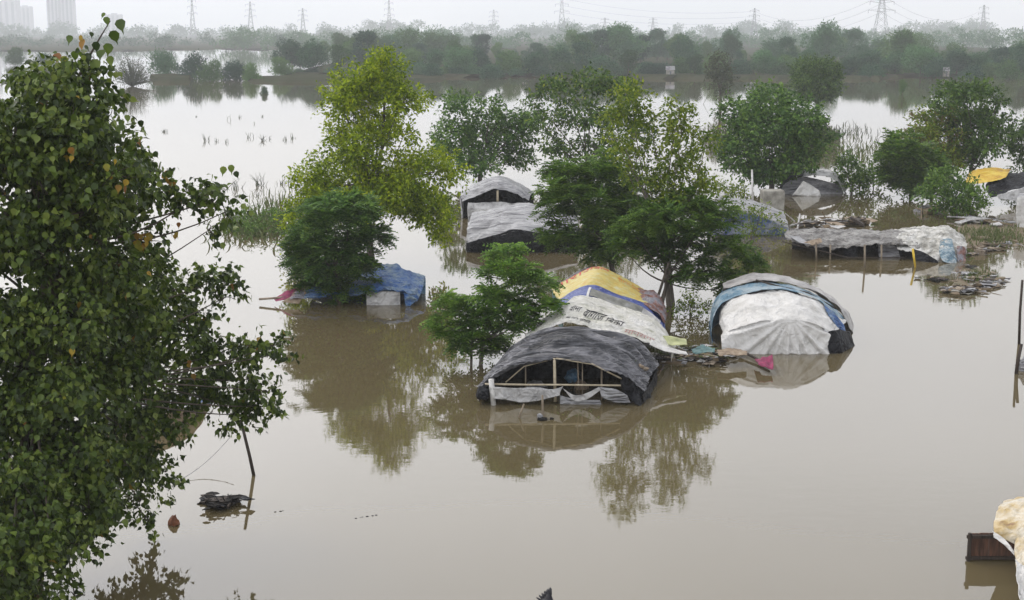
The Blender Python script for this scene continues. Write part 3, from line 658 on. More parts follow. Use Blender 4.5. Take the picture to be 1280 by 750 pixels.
def sheet(name, rows, mat, parent, nu=40, nv=14, amp=.05, fr=1.2, fold=0.0, ffr=5, seed=0, thick=.012, ragged=.0, foldfn=None, world=False):
    """crumpled cloth lofted through rows of points; rows are lists of (px, py, depth) or world Vectors"""
    rr = [[(PD(*p) if not isinstance(p, Vector) else p) for p in r] for r in rows]
    G = loft_pts(rr, nu, nv); o = Vector((seed * 7.3, seed * 3.1, seed * 1.7))
    vs = []
    for j, row in enumerate(G):
        for i, p in enumerate(row):
            a = row[min(i + 1, nu)] - row[max(i - 1, 0)]; b = G[min(j + 1, nv)][i] - G[max(j - 1, 0)][i]
            n = a.cross(b)
            if n.length > 1e-9: n.normalize()
            q = p * fr + o
            d = amp * (noise.noise(q) + .5 * noise.noise(q * 2.3) + .35 * (abs(noise.noise(q * 4.7)) * 2 - .6))
            if fold:   # long ridged folds that run along the rows
                u = i / nu; v = j / nv
                d += fold * (abs(noise.noise(Vector((u * 1.6 + seed, v * ffr, seed + p.x * .3)))) * 2.2 - .7)
            if foldfn: d += foldfn(i / nu, j / nv, p)
            e = 0
            if ragged and j in (0, nv): e = ragged * noise.noise(Vector((i * .31, seed, 0)))
            vs.append(p + n * d + Vector((0, 0, e)))
    fs = [(j * (nu + 1) + i, j * (nu + 1) + i + 1, (j + 1) * (nu + 1) + i + 1, (j + 1) * (nu + 1) + i) for j in range(nv) for i in range(nu)]
    b = MB(); b.add(vs, fs); ob = b.build(name, mat, parent, True)
    md = ob.modifiers.new('thickness', 'SOLIDIFY'); md.thickness = thick; md.offset = 0
    ob['_g'] = 1; del ob['_g']
    SURF[ob.name] = ([[vs[j * (nu + 1) + i] for i in range(nu + 1)] for j in range(nv + 1)], nu, nv)
    return ob
SURF = {}
def on_surf(ob, u, v, off=.02):
    G, nu, nv = SURF[ob.name]
    x = max(0, min(nu - 1e-4, u * nu)); y = max(0, min(nv - 1e-4, v * nv)); i, j = int(x), int(y); fx, fy = x - i, y - j
    p = (G[j][i] * (1 - fx) + G[j][i + 1] * fx) * (1 - fy) + (G[j + 1][i] * (1 - fx) + G[j + 1][i + 1] * fx) * fy
    n = (G[j][i + 1] - G[j][i]).cross(G[j + 1][i] - G[j][i]); n.normalize()
    if n.z < 0: n = -n
    return p + n * off
def letters(text, ob, u0, u1, v0, v1, mat, name, parent, flip=False):
    """real letter shapes draped on a cloth between (u0, v0) and (u1, v1)"""
    cu = bpy.data.curves.new(name, 'FONT'); cu.body = text; cu.resolution_u = 3
    to = bpy.data.objects.new(name, cu); COL.objects.link(to)
    bpy.context.view_layer.update()
    me = bpy.data.meshes.new_from_object(to.evaluated_get(bpy.context.evaluated_depsgraph_get()))
    bpy.data.objects.remove(to); bpy.data.curves.remove(cu)
    import bmesh
    bm = bmesh.new(); bm.from_mesh(me)
    for k in range(2): bmesh.ops.subdivide_edges(bm, edges=[e for e in bm.edges if e.calc_length() > .25], cuts=1)
    bmesh.ops.triangulate(bm, faces=bm.faces)
    bm.to_mesh(me); bm.free()
    if not len(me.vertices): return
    xs = [v.co.x for v in me.vertices]; ys = [v.co.y for v in me.vertices]
    ax, bx, ay, by = min(xs), max(xs), min(ys), max(ys); o3 = Vector(root_loc(parent))
    for v in me.vertices:
        fu = (v.co.x - ax) / (bx - ax); fv = (v.co.y - ay) / (by - ay)
        v.co = on_surf(ob, u0 + (u1 - u0) * fu, v0 + (v1 - v0) * fv) - o3
    link_mesh(name, me, mat, parent)

# ---- shelter with the black tarpaulin (nearest, centre)
D0 = DY(505)
sh = empty('tarp_shelter', PZ(703, 505), 'open-fronted shelter under wrinkled grey-black plastic, nearest the viewer at centre', 'shelter')
front_arch = [(597, 490, D0), (616, 470, D0), (652, 454, D0), (695, 446, D0), (738, 451, D0), (778, 470, D0), (803, 492, D0)]
roofA = sheet('roof_sheet', [front_arch,
     [(599, 480, 42.3), (622, 456, 42.3), (658, 440, 42.3), (698, 431, 42.3), (742, 435, 42.3), (785, 451, 42.3), (811, 478, 42.3)],
     [(612, 466, 43.3), (634, 442, 43.3), (667, 425, 43.3), (702, 418, 43.3), (745, 421, 43.3), (790, 436, 43.3), (816, 466, 43.3)],
     [(625, 455, 44.6), (648, 432, 44.6), (678, 416, 44.6), (707, 408, 44.6), (748, 411, 44.6), (792, 426, 44.6), (822, 456, 44.6)]],
     M['blacktarp'], sh, 110, 80, amp=.04, fr=1.2, fold=.17, ffr=10, seed=3, ragged=.14)
sheet('side_flap', [[(778, 470, D0 - .1), (792, 478, D0), (810, 480, 42.4)], [(776, 482, D0 - .1), (796, 492, D0 - .1), (812, 492, 42.2)], [(782, 494, D0 - .1), (800, 508, D0 - .15), (811, 504, 41.9)]],
      M['black'], sh, 14, 12, amp=.05, fr=2.5, seed=5)
sheet('end_backing', [[(625, 455, 44.6), (707, 410, 44.6), (822, 456, 44.6)], [(628, 478, 44.5), (707, 478, 44.5), (820, 478, 44.5)]], M['black'], sh, 16, 6, amp=.06, seed=6)  # black sheet added behind the opening to stand in for interior shade
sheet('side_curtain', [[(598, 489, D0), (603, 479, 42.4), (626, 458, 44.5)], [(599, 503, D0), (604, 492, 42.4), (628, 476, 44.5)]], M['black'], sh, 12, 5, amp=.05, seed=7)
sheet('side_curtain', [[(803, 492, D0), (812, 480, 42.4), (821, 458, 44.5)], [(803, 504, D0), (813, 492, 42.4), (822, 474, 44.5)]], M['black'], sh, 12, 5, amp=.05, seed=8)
b = MB(); DF = D0 + .05
b.tube([PD(693, 448, DF), PD(694, 502, DF)], .045, .05)
b.build('centre_post', M['palewood'], sh, True)
for a, c, r in [((657, 456), (657, 500), .022), ((752, 456), (752, 500), .03), ((722, 452), (724, 498), .022), ((728, 452), (728, 500), .02)]:
    b = MB(); b.tube([PD(*a, DF + .4), PD(*c, DF + .4)], r, r); b.build('post', M['wood'], sh, True)
b = MB(); b.tube([PD(606, 480, DF - .08), PD(660, 481, DF - .1), PD(700, 481, DF - .1), PD(790, 482, DF - .1)], .034, .03); b.build('cross_beam', M['palewood'], sh, True)
b = MB(); b.tube([PD(614, 474, DF - .15), PD(617, 508, DF - .15)], .085, .075, 8); b.build('corner_post', M['whitetarp'], sh, True)
b = MB(); b.tube([PD(632, 478, DF + .1), PD(655, 458, DF + .1), PD(690, 449, DF + .1)], .02, .02); b.tube([PD(695, 448, DF), PD(740, 455, DF), PD(778, 474, DF)], .025, .025); b.build('arch_pole', M['palewood'], sh, True)
def scal(u, v, p): return .05 * math.sin(u * 31)
sheet('valance', [[(612, 483, DF - .2), (640, 485, DF - .2), (670, 484, DF - .2), (690, 487, DF - .2), (704, 483, DF - .2)], [(613, 490, DF - .2), (632, 493, DF - .2), (650, 499, DF - .2), (672, 496, DF - .2), (700, 491, DF - .2)],
                 [(614, 498, DF - .2), (635, 500, DF - .2), (652, 503, DF - .2), (676, 500, DF - .2), (700, 494, DF - .2)]], M['paletarp'], sh, 30, 8, amp=.05, fr=3, seed=9)
sheet('valance', [[(703, 485, DF - .2), (718, 494, DF - .2), (732, 492, DF - .2), (748, 484, DF - .2)], [(706, 488, DF - .2), (718, 501, DF - .2), (734, 499, DF - .2), (751, 487, DF - .2)]], M['paletarp'], sh, 24, 6, amp=.03, fr=3, seed=10)
sheet('valance', [[(748, 484, DF - .2), (768, 486, DF - .2), (784, 494, DF - .2)], [(752, 496, DF - .2), (770, 503, DF - .2), (788, 503, DF - .2)]], M['greytarp'], sh, 20, 6, amp=.05, fr=3, seed=11)
sheet('lower_cloth', [[(700, 494, DF - .05), (720, 499, DF - .05), (750, 500, DF - .05)], [(700, 505, DF - .1), (722, 506, DF - .1), (752, 506, DF - .1)]], M['greytarp'], sh, 16, 5, amp=.07, fr=3, seed=12)
def junk(name, label, cat, pts, mats, parent=None, smooth=False, seed=1, seg=7):
    """crumpled lumps: list of (centre, radius, flat, mi)"""
    random.seed(seed); b = MB()
    for c, r, fl, mi in pts:
        vs = []; fs = []; n = seg
        for j in range(n + 1):
            th = math.pi * j / n
            for i in range(n * 2):
                ph = math.pi * i / n
                d = Vector((math.sin(th) * math.cos(ph), math.sin(th) * math.sin(ph), math.cos(th)))
                k = 1 + .45 * noise.noise(d * 1.7 + Vector(c) * 3.1) + .25 * noise.noise(d * 4 + Vector(c))
                vs.append(Vector(c) + Vector((d.x * r * k, d.y * r * k, d.z * r * fl * k)))
        m_ = n * 2
        for j in range(n):
            for i in range(m_): fs.append((j * m_ + i, j * m_ + (i + 1) % m_, (j + 1) * m_ + (i + 1) % m_, (j + 1) * m_ + i))
        b.add(vs, fs, mi)
    o = b.build(name, mats, parent, smooth)
    if label: tag(o, label, cat)
    return o
junk('bundle', None, None, [(tuple(PD(603, 492, D0 - .1)), .2, 1, 0)], [M['black']], sh, seed=3)
junk('blue_bundle', 'blue cloth bundle in the dark behind the centre post of the black shelter', 'bundle', [(tuple(PD(715, 470, 43.4)), .22, 1, 0)], [M['bluetarp']], None, seed=4)
junk('sack', 'grey sack in the dark left part of the black shelter', 'sack', [(tuple(PD(670, 484, 43.4)), .3, .7, 0)], [M['greytarp']], None, seed=5)
junk('sack', 'tan sack in the dark right of the centre post of the black shelter', 'sack', [(tuple(PD(727, 484, 43.2)), .22, .9, 0)], [M['skin_cloth']], None, seed=6)
junk('rag_pile', 'small pile of tan and green rags on the right slope of the black plastic roof', 'rags', [(tuple(PD(px, py, 42.9)), r, .5, mi) for px, py, r, mi in [(782, 447, .15, 0), (790, 452, .16, 1), (798, 458, .17, 0), (806, 461, .12, 2), (793, 459, .12, 1), (776, 452, .12, 2)]],
     [M['skin_cloth'], M['reed'], M['wood']], None, seed=5)

# ---- cream banner shelter right behind
sh = empty('tarp_shelter', PZ(745, 447), 'shelter draped in a cream banner with dark lettering, behind the black plastic one', 'shelter')
cb = sheet('banner_sheet', [[(655, 422, 44.9), (682, 412, 44.9), (705, 402, 44.9), (735, 408, 44.9), (770, 416, 44.9), (810, 428, 44.9), (846, 443, 44.9)],
     [(658, 417, 45.6), (686, 402, 45.6), (712, 390, 45.6), (742, 396, 45.6), (778, 404, 45.6), (815, 416, 45.6), (846, 436, 45.6)],
     [(664, 412, 46.6), (692, 392, 46.6), (722, 375, 46.6), (756, 384, 46.6), (790, 394, 46.6), (822, 408, 46.6), (842, 430, 46.6)],
     [(676, 406, 48.2), (702, 386, 48.2), (728, 371, 48.2), (764, 380, 48.2), (798, 389, 48.2), (826, 404, 48.2), (838, 424, 48.2)]],
     M['creamtarp'], sh, 70, 36, amp=.05, fr=2, fold=.05, ffr=7, seed=14, ragged=.08)
# u runs left to right; the writing follows the right-hand slope
LP = cb
letters('वीमा', cb, .325, .40, .34, .50, M['ink'], 'lettering', LP)
letters('बागाज', cb, .43, .56, .26, .46, M['ink'], 'lettering', LP)
letters('िबका', cb, .575, .675, .24, .42, M['ink'], 'lettering', LP)
letters('का मान सगाव', cb, .33, .50, .12, .20, M['ink'], 'lettering', LP)
letters('मानसगा', cb, .70, .86, .12, .20, M['paleink'], 'lettering', LP)
sheet('side_curtain', [[(838, 442, 45.2), (842, 432, 46.6), (838, 424, 48.2)], [(838, 452, 45.2), (842, 444, 46.6), (838, 434, 48.2)]], M['creamtarp'], sh, 10, 4, amp=.05, seed=15)
sheet('side_curtain', [[(658, 424, 45), (666, 415, 46.6), (678, 408, 48.2)], [(660, 449, 45), (668, 441, 46.6), (680, 432, 48.2)]], M['greytarp'], sh, 10, 5, amp=.05, seed=16)
sheet('trailing_corner', [[(815, 424, 44.9), (835, 434, 44.8), (858, 440, 44.7)], [(812, 430, 44.7), (834, 440, 44.6), (860, 444, 44.6)]], M['whitetarp'], sh, 20, 5, amp=.04, seed=17)
sheet('green_sheet', [[(826, 420, 46.0), (842, 421, 46.0), (858, 424, 46.0)], [(828, 428, 45.6), (842, 431, 45.5), (859, 430, 45.6)]], tarpmat('yellow green sheet', [(.20, .22, .10), (.42, .44, .22)], 4), sh, 12, 6, amp=.06, seed=18)

# ---- yellow and blue banner shelter
sh = empty('tarp_shelter', PZ(765, 412), 'gabled shelter roofed with a yellow banner and a royal blue banner', 'shelter')
blue = sheet('blue_banner', [[(703, 388, 48.5), (729, 374, 48.5), (765, 384, 48.5), (800, 398, 48.5), (828, 417, 48.5)],
     [(701, 381, 49.2), (731, 365, 49.2), (768, 375, 49.2), (804, 389, 49.2), (830, 408, 49.2)],
     [(700, 374, 50), (735, 356, 50), (770, 367, 50), (806, 380, 50), (830, 398, 50)]], M['banner_blue'], sh, 50, 18, amp=.03, seed=20)
def patchsheet(name, ob, u0, u1, v0, v1, mat, parent, off=.03, nu=24, nv=8):
    vs = []; 
    for j in range(nv + 1):
        for i in range(nu + 1): vs.append(on_surf(ob, u0 + (u1 - u0) * i / nu, v0 + (v1 - v0) * j / nv, off))
    fs = [(j * (nu + 1) + i, j * (nu + 1) + i + 1, (j + 1) * (nu + 1) + i + 1, (j + 1) * (nu + 1) + i) for j in range(nv) for i in range(nu)]
    b = MB(); b.add(vs, fs); return b.build(name, mat, parent, True)
patchsheet('picture_panel', blue, .30, .74, .22, .66, M['banner_grey'], blue)
patchsheet('white_panel', blue, .74, .93, .22, .62, M['paletarp'], blue)
patchsheet('white_border', blue, .275, .295, .15, .75, M['whitetarp'], blue)
yel = sheet('yellow_banner', [[(699, 375, 50.1), (736, 357, 50.1), (770, 368, 50.1), (800, 378, 50.1), (822, 388, 50.1)],
     [(693, 369, 51.3), (738, 344, 51.3), (772, 354, 51.3), (798, 366, 51.3), (818, 378, 51.3)],
     [(690, 361, 52.8), (742, 333, 52.8), (772, 343, 52.8), (794, 356, 52.8), (812, 372, 52.8)]], M['yellowtarp'], sh, 60, 34, amp=.05, fold=.04, ffr=6, seed=21)
LP = yel
letters('गरारावाम', yel, .06, .40, .75, .92, M['redink'], 'lettering', LP)
letters('सागर वारग', yel, .50, .82, .62, .84, tarpmat('orange print', [(.5, .17, .03), (.6, .25, .04)], 4), 'lettering', LP)
sheet('red_brown_sheet', [[(800, 380, 50.0), (818, 388, 49.6), (832, 404, 49.4)], [(796, 368, 51.4), (820, 372, 51), (833, 392, 50.6)], [(798, 360, 52.6), (818, 364, 52.4), (830, 378, 52)]], M['redtarp'], sh, 20, 16, amp=.08, fr=2.5, seed=22)
sheet('side_curtain', [[(828, 410, 48.7), (831, 400, 50), (822, 386, 52.5)], [(829, 424, 48.7), (832, 414, 50), (824, 402, 52.5)]], M['banner_blue'], sh, 10, 5, amp=.04, seed=23)
sheet('side_curtain', [[(703, 388, 48.5), (700, 375, 50), (690, 362, 52.8)], [(705, 424, 48.5), (702, 414, 50), (692, 396, 52.8)]], M['teal'], sh, 10, 5, amp=.05, seed=24)
sheet('end_backing', [[(690, 362, 52.8), (742, 334, 52.8), (812, 372, 52.8)], [(692, 394, 52.8), (742, 395, 52.8), (812, 396, 52.8)]], M['greytarp'], sh, 16, 5, amp=.05, seed=25)

# ---- white-ended shelter
sh = empty('tarp_shelter', PZ(985, 441), 'humped shelter with pleated white gable and blue strip, right of centre', 'shelter')
DW = DY(441)
apex = PD(987, 401, DW)
def pleat(u, v, p):
    a = math.atan2(p.x - apex.x, max(.02, apex.z + .15 - p.z)); rr = (p - apex).length
    return .06 * math.sin(a * 22) * min(1, rr * 1.0) + .03 * math.sin(a * 37 + 1) * min(1, rr)
rim = [(903, 420, DW + .3), (915, 411, DW + .1), (940, 404, DW), (965, 400, DW), (987, 399, DW), (1010, 402, DW), (1028, 409, DW + .1), (1040, 420, DW + .3)]
sheet('gable_sheet', [rim, [(902, 431, DW), (925, 424, DW - .1), (945, 422, DW - .1), (966, 420, DW - .15), (987, 420, DW - .15), (1008, 421, DW - .1), (1026, 424, DW - .1), (1038, 431, DW)],
                    [(903, 442, DW - .1), (925, 443, DW - .2), (945, 443, DW - .2), (966, 443, DW - .2), (987, 443, DW - .2), (1008, 443, DW - .2), (1024, 443, DW - .2), (1036, 443, DW - .1)]],
      M['whitetarp'], sh, 110, 24, amp=.015, seed=30, foldfn=pleat)
sheet('white_roof', [rim, [(900, 408, 49.3), (910, 393, 49.3), (938, 382, 49.3), (968, 380, 49.3), (990, 380, 49.3), (1012, 385, 49.3), (1030, 395, 49.3), (1042, 412, 49.3)],
                   [(898, 398, 50.6), (908, 379, 50.6), (935, 367, 50.6), (966, 363, 50.6), (992, 365, 50.6), (1018, 373, 50.6), (1036, 385, 50.6), (1048, 404, 50.6)]],
      M['whitetarp'], sh, 70, 30, amp=.09, fr=1.3, fold=.04, ffr=4, seed=31)
sheet('blue_strip', [[(889, 418, 49.8), (893, 393, 50.2), (905, 377, 50.5), (940, 365, 50.5), (970, 361, 50.5), (1000, 366, 50.5), (1030, 379, 50.4), (1050, 398, 50.2)],
                   [(888, 406, 51.6), (891, 380, 51.6), (905, 364, 51.6), (940, 353, 51.6), (972, 354, 51.6), (1004, 361, 51.6), (1036, 378, 51.6), (1057, 399, 51.6)]],
      foldmat('faded light blue sheet', (.05, .10, .14), (.10, .20, .28), (.27, .34, .38), stretch=(1, 1, 1), scale=1, dist=.08), sh, 60, 10, amp=.035, fr=1.6, seed=32)
sheet('grey_ridge_sheet', [[(1062, 412, 51.0), (1050, 386, 51.5), (1030, 370, 51.5), (1000, 358, 51.5), (970, 352, 51.5), (940, 352, 51.5), (905, 362, 51.5)],
                     [(1067, 420, 52.2), (1062, 396, 52.6), (1040, 373, 52.6), (1008, 354, 52.6), (972, 344, 52.6), (938, 341, 52.6), (903, 354, 52.6)],
                     [(1065, 424, 53.8), (1060, 402, 53.8), (1038, 380, 53.8), (1006, 361, 53.8), (970, 351, 53.8), (938, 351, 53.8), (905, 365, 53.8)]],
      tarpmat('patched grey plastic', [(.12, .11, .11), (.30, .29, .28), (.48, .47, .45)], 1.8, .5, .9), sh, 60, 18, amp=.05, fr=2, fold=.03, seed=33)
b = MB(); b.tube([PD(945, 350, 51.4), PD(970, 357, 51.0), PD(1010, 366, 50.9), (PD(1045, 386, 50.8))], .035, .03, 6); b.build('ridge_pole', M['darkwood'], sh, True)
sheet('end_cloth', [[(1036, 414, DW + .2), (1050, 412, DW + .4), (1062, 415, 49.8)], [(1034, 428, DW), (1050, 428, DW + .1), (1067, 430, 49.4)], [(1037, 443, DW - .1), (1052, 444, DW - .05), (1069, 443, 49)]], M['black'], sh, 20, 14, amp=.06, fr=2.5, seed=34)
sheet('blue_corner', [[(1030, 380, 50.3), (1045, 392, 50.2), (1055, 405, 50.3)], [(1036, 396, 49.8), (1046, 408, 49.8), (1058, 416, 50)]], M['blue2'], sh, 12, 10, amp=.06, seed=35)
sheet('side_curtain', [[(889, 418, 49.8), (888, 402, 52), (903, 362, 53.8)], [(891, 432, 49.8), (890, 421, 52), (903, 408, 53.8)]], M['bluetarp'], sh, 12, 6, amp=.06, seed=36)
sheet('end_backing', [[(903, 364, 53.8), (970, 352, 53.8), (1062, 412, 53.8)], [(903, 407, 53.8), (970, 408, 53.8), (1062, 420, 53.8)]], M['greytarp'], sh, 16, 6, amp=.05, seed=37)

# ---- twin grey shelters
sh = empty('tarp_shelter', PZ(622, 272), 'pale grey gabled shelter with dark arched opening, the farther of two at centre', 'shelter')
sheet('roof_sheet', [[(577, 251, 84), (598, 245, 84), (622, 236, 84), (646, 242, 84), (661, 251, 84)], [(575, 243, 85.5), (598, 231, 85.5), (622, 223, 85.5), (645, 230, 85.5), (664, 243, 85.5)],
                   [(578, 240, 90), (600, 227, 90), (624, 220, 90), (648, 228, 90), (667, 240, 90)]], M['greytarp'], sh, 40, 20, amp=.07, fr=1.2, fold=.05, seed=40, ragged=.1)
sheet('front_sheet', [[(585, 253, 84), (622, 253, 84), (662, 254, 84)], [(584, 262, 83.8), (622, 262, 83.6), (662, 262, 83.8)], [(585, 274, 83.9), (622, 275, 83.7), (663, 274, 83.9)]], M['paletarp'], sh, 40, 10, amp=.12, fr=1.2, seed=41)
b = MB(); b.tube([PD(622, 238, 84.1), PD(622, 256, 84.1)], .07, .07); b.build('post', M['palewood'], sh, True)
sheet('end_backing', [[(578, 242, 89), (624, 224, 89), (667, 242, 89)], [(580, 268, 89), (624, 268, 89), (667, 268, 89)]], M['black'], sh, 10, 4, amp=.05, seed=42)
sheet('side_curtain', [[(577, 251, 84), (575, 243, 85.5), (578, 241, 90)], [(578, 273, 84), (577, 270, 85.5), (579, 262, 90)]], M['greytarp'], sh, 10, 4, amp=.05, seed=43)
sh = empty('tarp_shelter', PZ(650, 319), 'low sagging grey shelter with black sides, the nearer of two at centre', 'shelter')
sheet('roof_sheet', [[(583, 305, 71), (600, 299, 71), (625, 293, 71), (650, 287, 71), (685, 296, 71), (722, 302, 71)], [(584, 285, 73), (612, 279, 73), (650, 273, 73), (690, 279, 73), (723, 286, 73)],
                   [(587, 272, 75), (620, 265, 75), (655, 260, 75), (690, 265, 75), (722, 272, 75)], [(590, 266, 77.5), (620, 259, 77.5), (655, 254, 77.5), (690, 260, 77.5), (720, 266, 77.5)]],
      M['greytarp'], sh, 60, 24, amp=.08, fr=1.1, fold=.11, ffr=5, seed=44, ragged=.12)
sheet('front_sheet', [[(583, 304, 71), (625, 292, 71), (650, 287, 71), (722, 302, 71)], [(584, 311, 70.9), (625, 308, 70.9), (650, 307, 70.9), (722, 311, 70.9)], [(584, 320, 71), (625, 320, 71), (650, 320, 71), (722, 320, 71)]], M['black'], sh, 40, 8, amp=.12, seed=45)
sheet('side_curtain', [[(583, 304, 71), (586, 275, 75), (589, 267, 77.4)], [(584, 319, 71), (587, 302, 75), (590, 294, 77.4)]], M['greytarp'], sh, 10, 6, amp=.06, seed=46)

# ---- blue-roofed shelter behind the dark bush
sh = empty('tarp_shelter', PZ(440, 382), 'low shelter with ragged blue roof and white wall behind the dark round bush', 'shelter')
sheet('roof_sheet', [[(382, 372, 56.8), (420, 369, 56.8), (460, 366, 56.8), (500, 364, 56.8), (522, 376, 56.8)], [(384, 364, 57.8), (420, 359, 57.8), (465, 352, 57.8), (505, 352, 57.8), (528, 362, 57.8)],
                   [(390, 358, 59.5), (425, 350, 59.5), (462, 338, 59.5), (492, 330, 59.5), (532, 346, 59.5)]], M['blue2'], sh, 60, 24, amp=.1, fr=1.6, fold=.06, seed=50, ragged=.15)
b = MB(); q = PD(479, 374, 56.9); b.box((q.x, q.y + .08, .25), (1.37, .1, .62)); b.build('wall', M['paletarp'], sh)
sheet('hanging_cloth', [[(505, 366, 56.7), (513, 369, 56.6), (522, 374, 56.6)], [(506, 376, 56.6), (511, 378, 56.6), (517, 379, 56.6)], [(507, 383, 56.6), (510, 383, 56.6), (512, 383, 56.6)]], M['blue2'], sh, 10, 10, amp=.04, seed=51)
sheet('end_backing', [[(390, 360, 59.5), (462, 340, 59.5), (532, 348, 59.5)], [(390, 374, 59.5), (462, 374, 59.5), (532, 374, 59.5)]], M['bluetarp'], sh, 14, 5, amp=.05, seed=52)
sheet('pink_cloth', [[(342, 373, 57.4), (358, 364, 57.4), (378, 359, 57.6)], [(345, 377, 57.0), (360, 374, 57), (378, 370, 57.2)]], M['pink'], sh, 16, 8, amp=.05, seed=53)
sheet('cream_cloth', [[(352, 378, 56.8), (366, 370, 56.9), (380, 362, 57.1)], [(374, 380, 56.6), (377, 374, 56.7), (383, 366, 56.9)]], M['skin_cloth'], sh, 12, 8, amp=.05, seed=54)
sheet('blue_cloth', [[(376, 373, 56.6), (392, 372, 56.5), (408, 372, 56.6)], [(380, 362, 57.2), (394, 358, 57.2), (408, 360, 57.3)]], M['blue2'], sh, 14, 8, amp=.06, seed=55)
sheet('red_cloth', [[(362, 375, 56.6), (372, 372, 56.6), (382, 374, 56.5)], [(366, 366, 57), (374, 363, 57), (384, 366, 57)]], M['redtarp'], sh, 10, 6, amp=.06, seed=56)
b = MB(); b.tube([PD(324, 374, 57.3), PD(350, 372, 57.2), PD(382, 366, 57.2)], .05, .04); b.build('pole', M['wood'], sh, True)

# ---- low grey and blue shelter behind the drooping tree
sh = empty('tarp_shelter', PZ(930, 296), 'low shelter with faded grey roof and blue side, behind the pale shrub', 'shelter')
sheet('roof_sheet', [[(882, 268, 77), (910, 265, 77), (945, 269, 77), (986, 285, 77)], [(880, 258, 79), (905, 253, 79), (942, 256, 79), (983, 272, 79)], [(883, 252, 82), (908, 247, 82), (942, 250, 82), (980, 264, 82)]], M['greytarp'], sh, 40, 16, amp=.08, fr=1.2, fold=.06, seed=60)
sheet('front_sheet', [[(883, 268, 77), (910, 265, 77), (945, 269, 77), (986, 285, 77)], [(884, 294, 76.9), (910, 294, 76.9), (945, 294, 76.9), (986, 294, 76.9)]], foldmat('dull blue side sheet', (.03, .035, .06), (.06, .10, .22), (.22, .24, .27), stretch=(1, 1, 1), scale=1, dist=.08), sh, 30, 8, amp=.1, seed=61)
junk('white_bundle', 'small pile of white cloth on the left end of the grey and blue shelter', 'cloth', [(tuple(PD(890, 249, 79.5)), .45, .6, 0), (tuple(PD(899, 244, 80)), .3, .8, 0)], [M['whitetarp']], None, seed=8)

# ---- dark arched shelter
sh = empty('tarp_shelter', PZ(1015, 244), 'arched shelter, black at left and pale grey at right, under the broad dark tree', 'shelter')
sheet('black_sheet', [[(974, 244, 96), (980, 230, 96), (990, 222, 96), (1004, 220, 96)], [(973, 238, 98), (980, 224, 98), (992, 217, 98), (1005, 214, 98)], [(977, 236, 100), (983, 222, 100), (993, 216, 100), (1006, 213, 100)]], M['black'], sh, 24, 14, amp=.12, seed=62)
sheet('pale_sheet', [[(1002, 222, 95.9), (1016, 219, 96), (1032, 221, 96), (1048, 228, 96), (1057, 244, 96)], [(1003, 215, 98), (1018, 213, 98), (1034, 214, 98), (1049, 220, 98), (1058, 238, 98)], [(1004, 213, 100), (1018, 211.5, 100), (1034, 212, 100), (1048, 218, 100), (1057, 234, 100)]], M['paletarp'], sh, 40, 16, amp=.1, fold=.05, seed=63)
sheet('front_sheet', [[(1004, 226, 96), (1012, 230, 96), (1024, 238, 96)], [(990, 244, 95.9), (1008, 245, 95.9), (1026, 245, 95.9)]], M['whitetarp'], sh, 20, 8, amp=.1, seed=64)
sheet('inner_sheet', [[(976, 232, 97), (1004, 221, 97), (1052, 232, 97)], [(976, 244, 97), (1004, 244, 97), (1054, 244, 97)]], M['greytarp'], sh, 30, 6, amp=.12, fr=1.4, seed=65)

# ---- the tank block and white pole
q = PD(967, 262, DY(262)); b = MB(); b.box((q.x, q.y + .6, .5), (1.35, 1.2, 1.35)); 
o = b.build('water_tank', M['concrete'], None); tag(o, 'pale square cement tank standing in the water beside the grey-blue shelter', 'tank')
bv = o.modifiers.new('bevel', 'BEVEL'); bv.width = .06; bv.segments = 2
b = MB(); b.tube([PD(940, 212, 84) - Vector((0, 0, 0)), PD(941, 262, 84)], .06, .07, 8); tag(b.build('white_pole', M['whitetarp'], None, True), 'thin white pole upright in the water left of the cement tank', 'pole')

# ---- long low shelter
sh = empty('tarp_shelter', PZ(1085, 326), 'long low open-sided shelter with rubble-grey roof and pale right end', 'shelter')
M['longroof'] = foldmat('grey roof with litter', (.035, .032, .03), (.14, .13, .12), (.33, .32, .30), stretch=(.8, 1.5, 1.5), scale=1.2, dist=.2)
sheet('roof_sheet', [[(984, 298, 68.8), (1010, 306, 68.8), (1045, 309, 68.8), (1080, 306, 68.8), (1120, 305, 68.8), (1150, 310, 68.8)], [(980, 292, 70.2), (1012, 296, 70.2), (1045, 297, 70.2), (1080, 295, 70.2), (1120, 296, 70.2), (1152, 299, 70.2)],
                   [(984, 288, 72.5), (1012, 286, 72.5), (1045, 286, 72.5), (1085, 287, 72.5), (1120, 287, 72.5), (1150, 286, 72.5)]], M['longroof'], sh, 90, 20, amp=.1, fr=1.6, fold=.09, ffr=6, seed=70, ragged=.2)
sheet('pale_end_sheet', [[(1122, 313, 68.6), (1142, 314, 68.5), (1162, 322, 68.0), (1182, 330, 67.8), (1205, 328, 68.3)], [(1120, 303, 69.3), (1142, 301, 69.5), (1165, 302, 69.4), (1186, 306, 69.2), (1209, 313, 69.2)],
                       [(1118, 293, 71), (1142, 289, 71), (1168, 287, 71), (1190, 289, 71), (1208, 303, 71)], [(1118, 288, 73), (1145, 284, 73), (1170, 282, 73), (1190, 284, 73), (1206, 297, 73)]], foldmat('blotched pale sheet', (.12, .11, .09), (.38, .37, .33), (.60, .59, .56), stretch=(1, 1, 1), scale=1.0, dist=.15), sh, 50, 30, amp=.14, fr=1.5, fold=.05, seed=71)
sheet('black_side', [[(1142, 311, 68.3), (1156, 316, 68.1), (1172, 326, 67.7)], [(1140, 324, 68.2), (1156, 328, 68), (1174, 330, 67.6)]], M['black'], sh, 16, 8, amp=.06, seed=72)
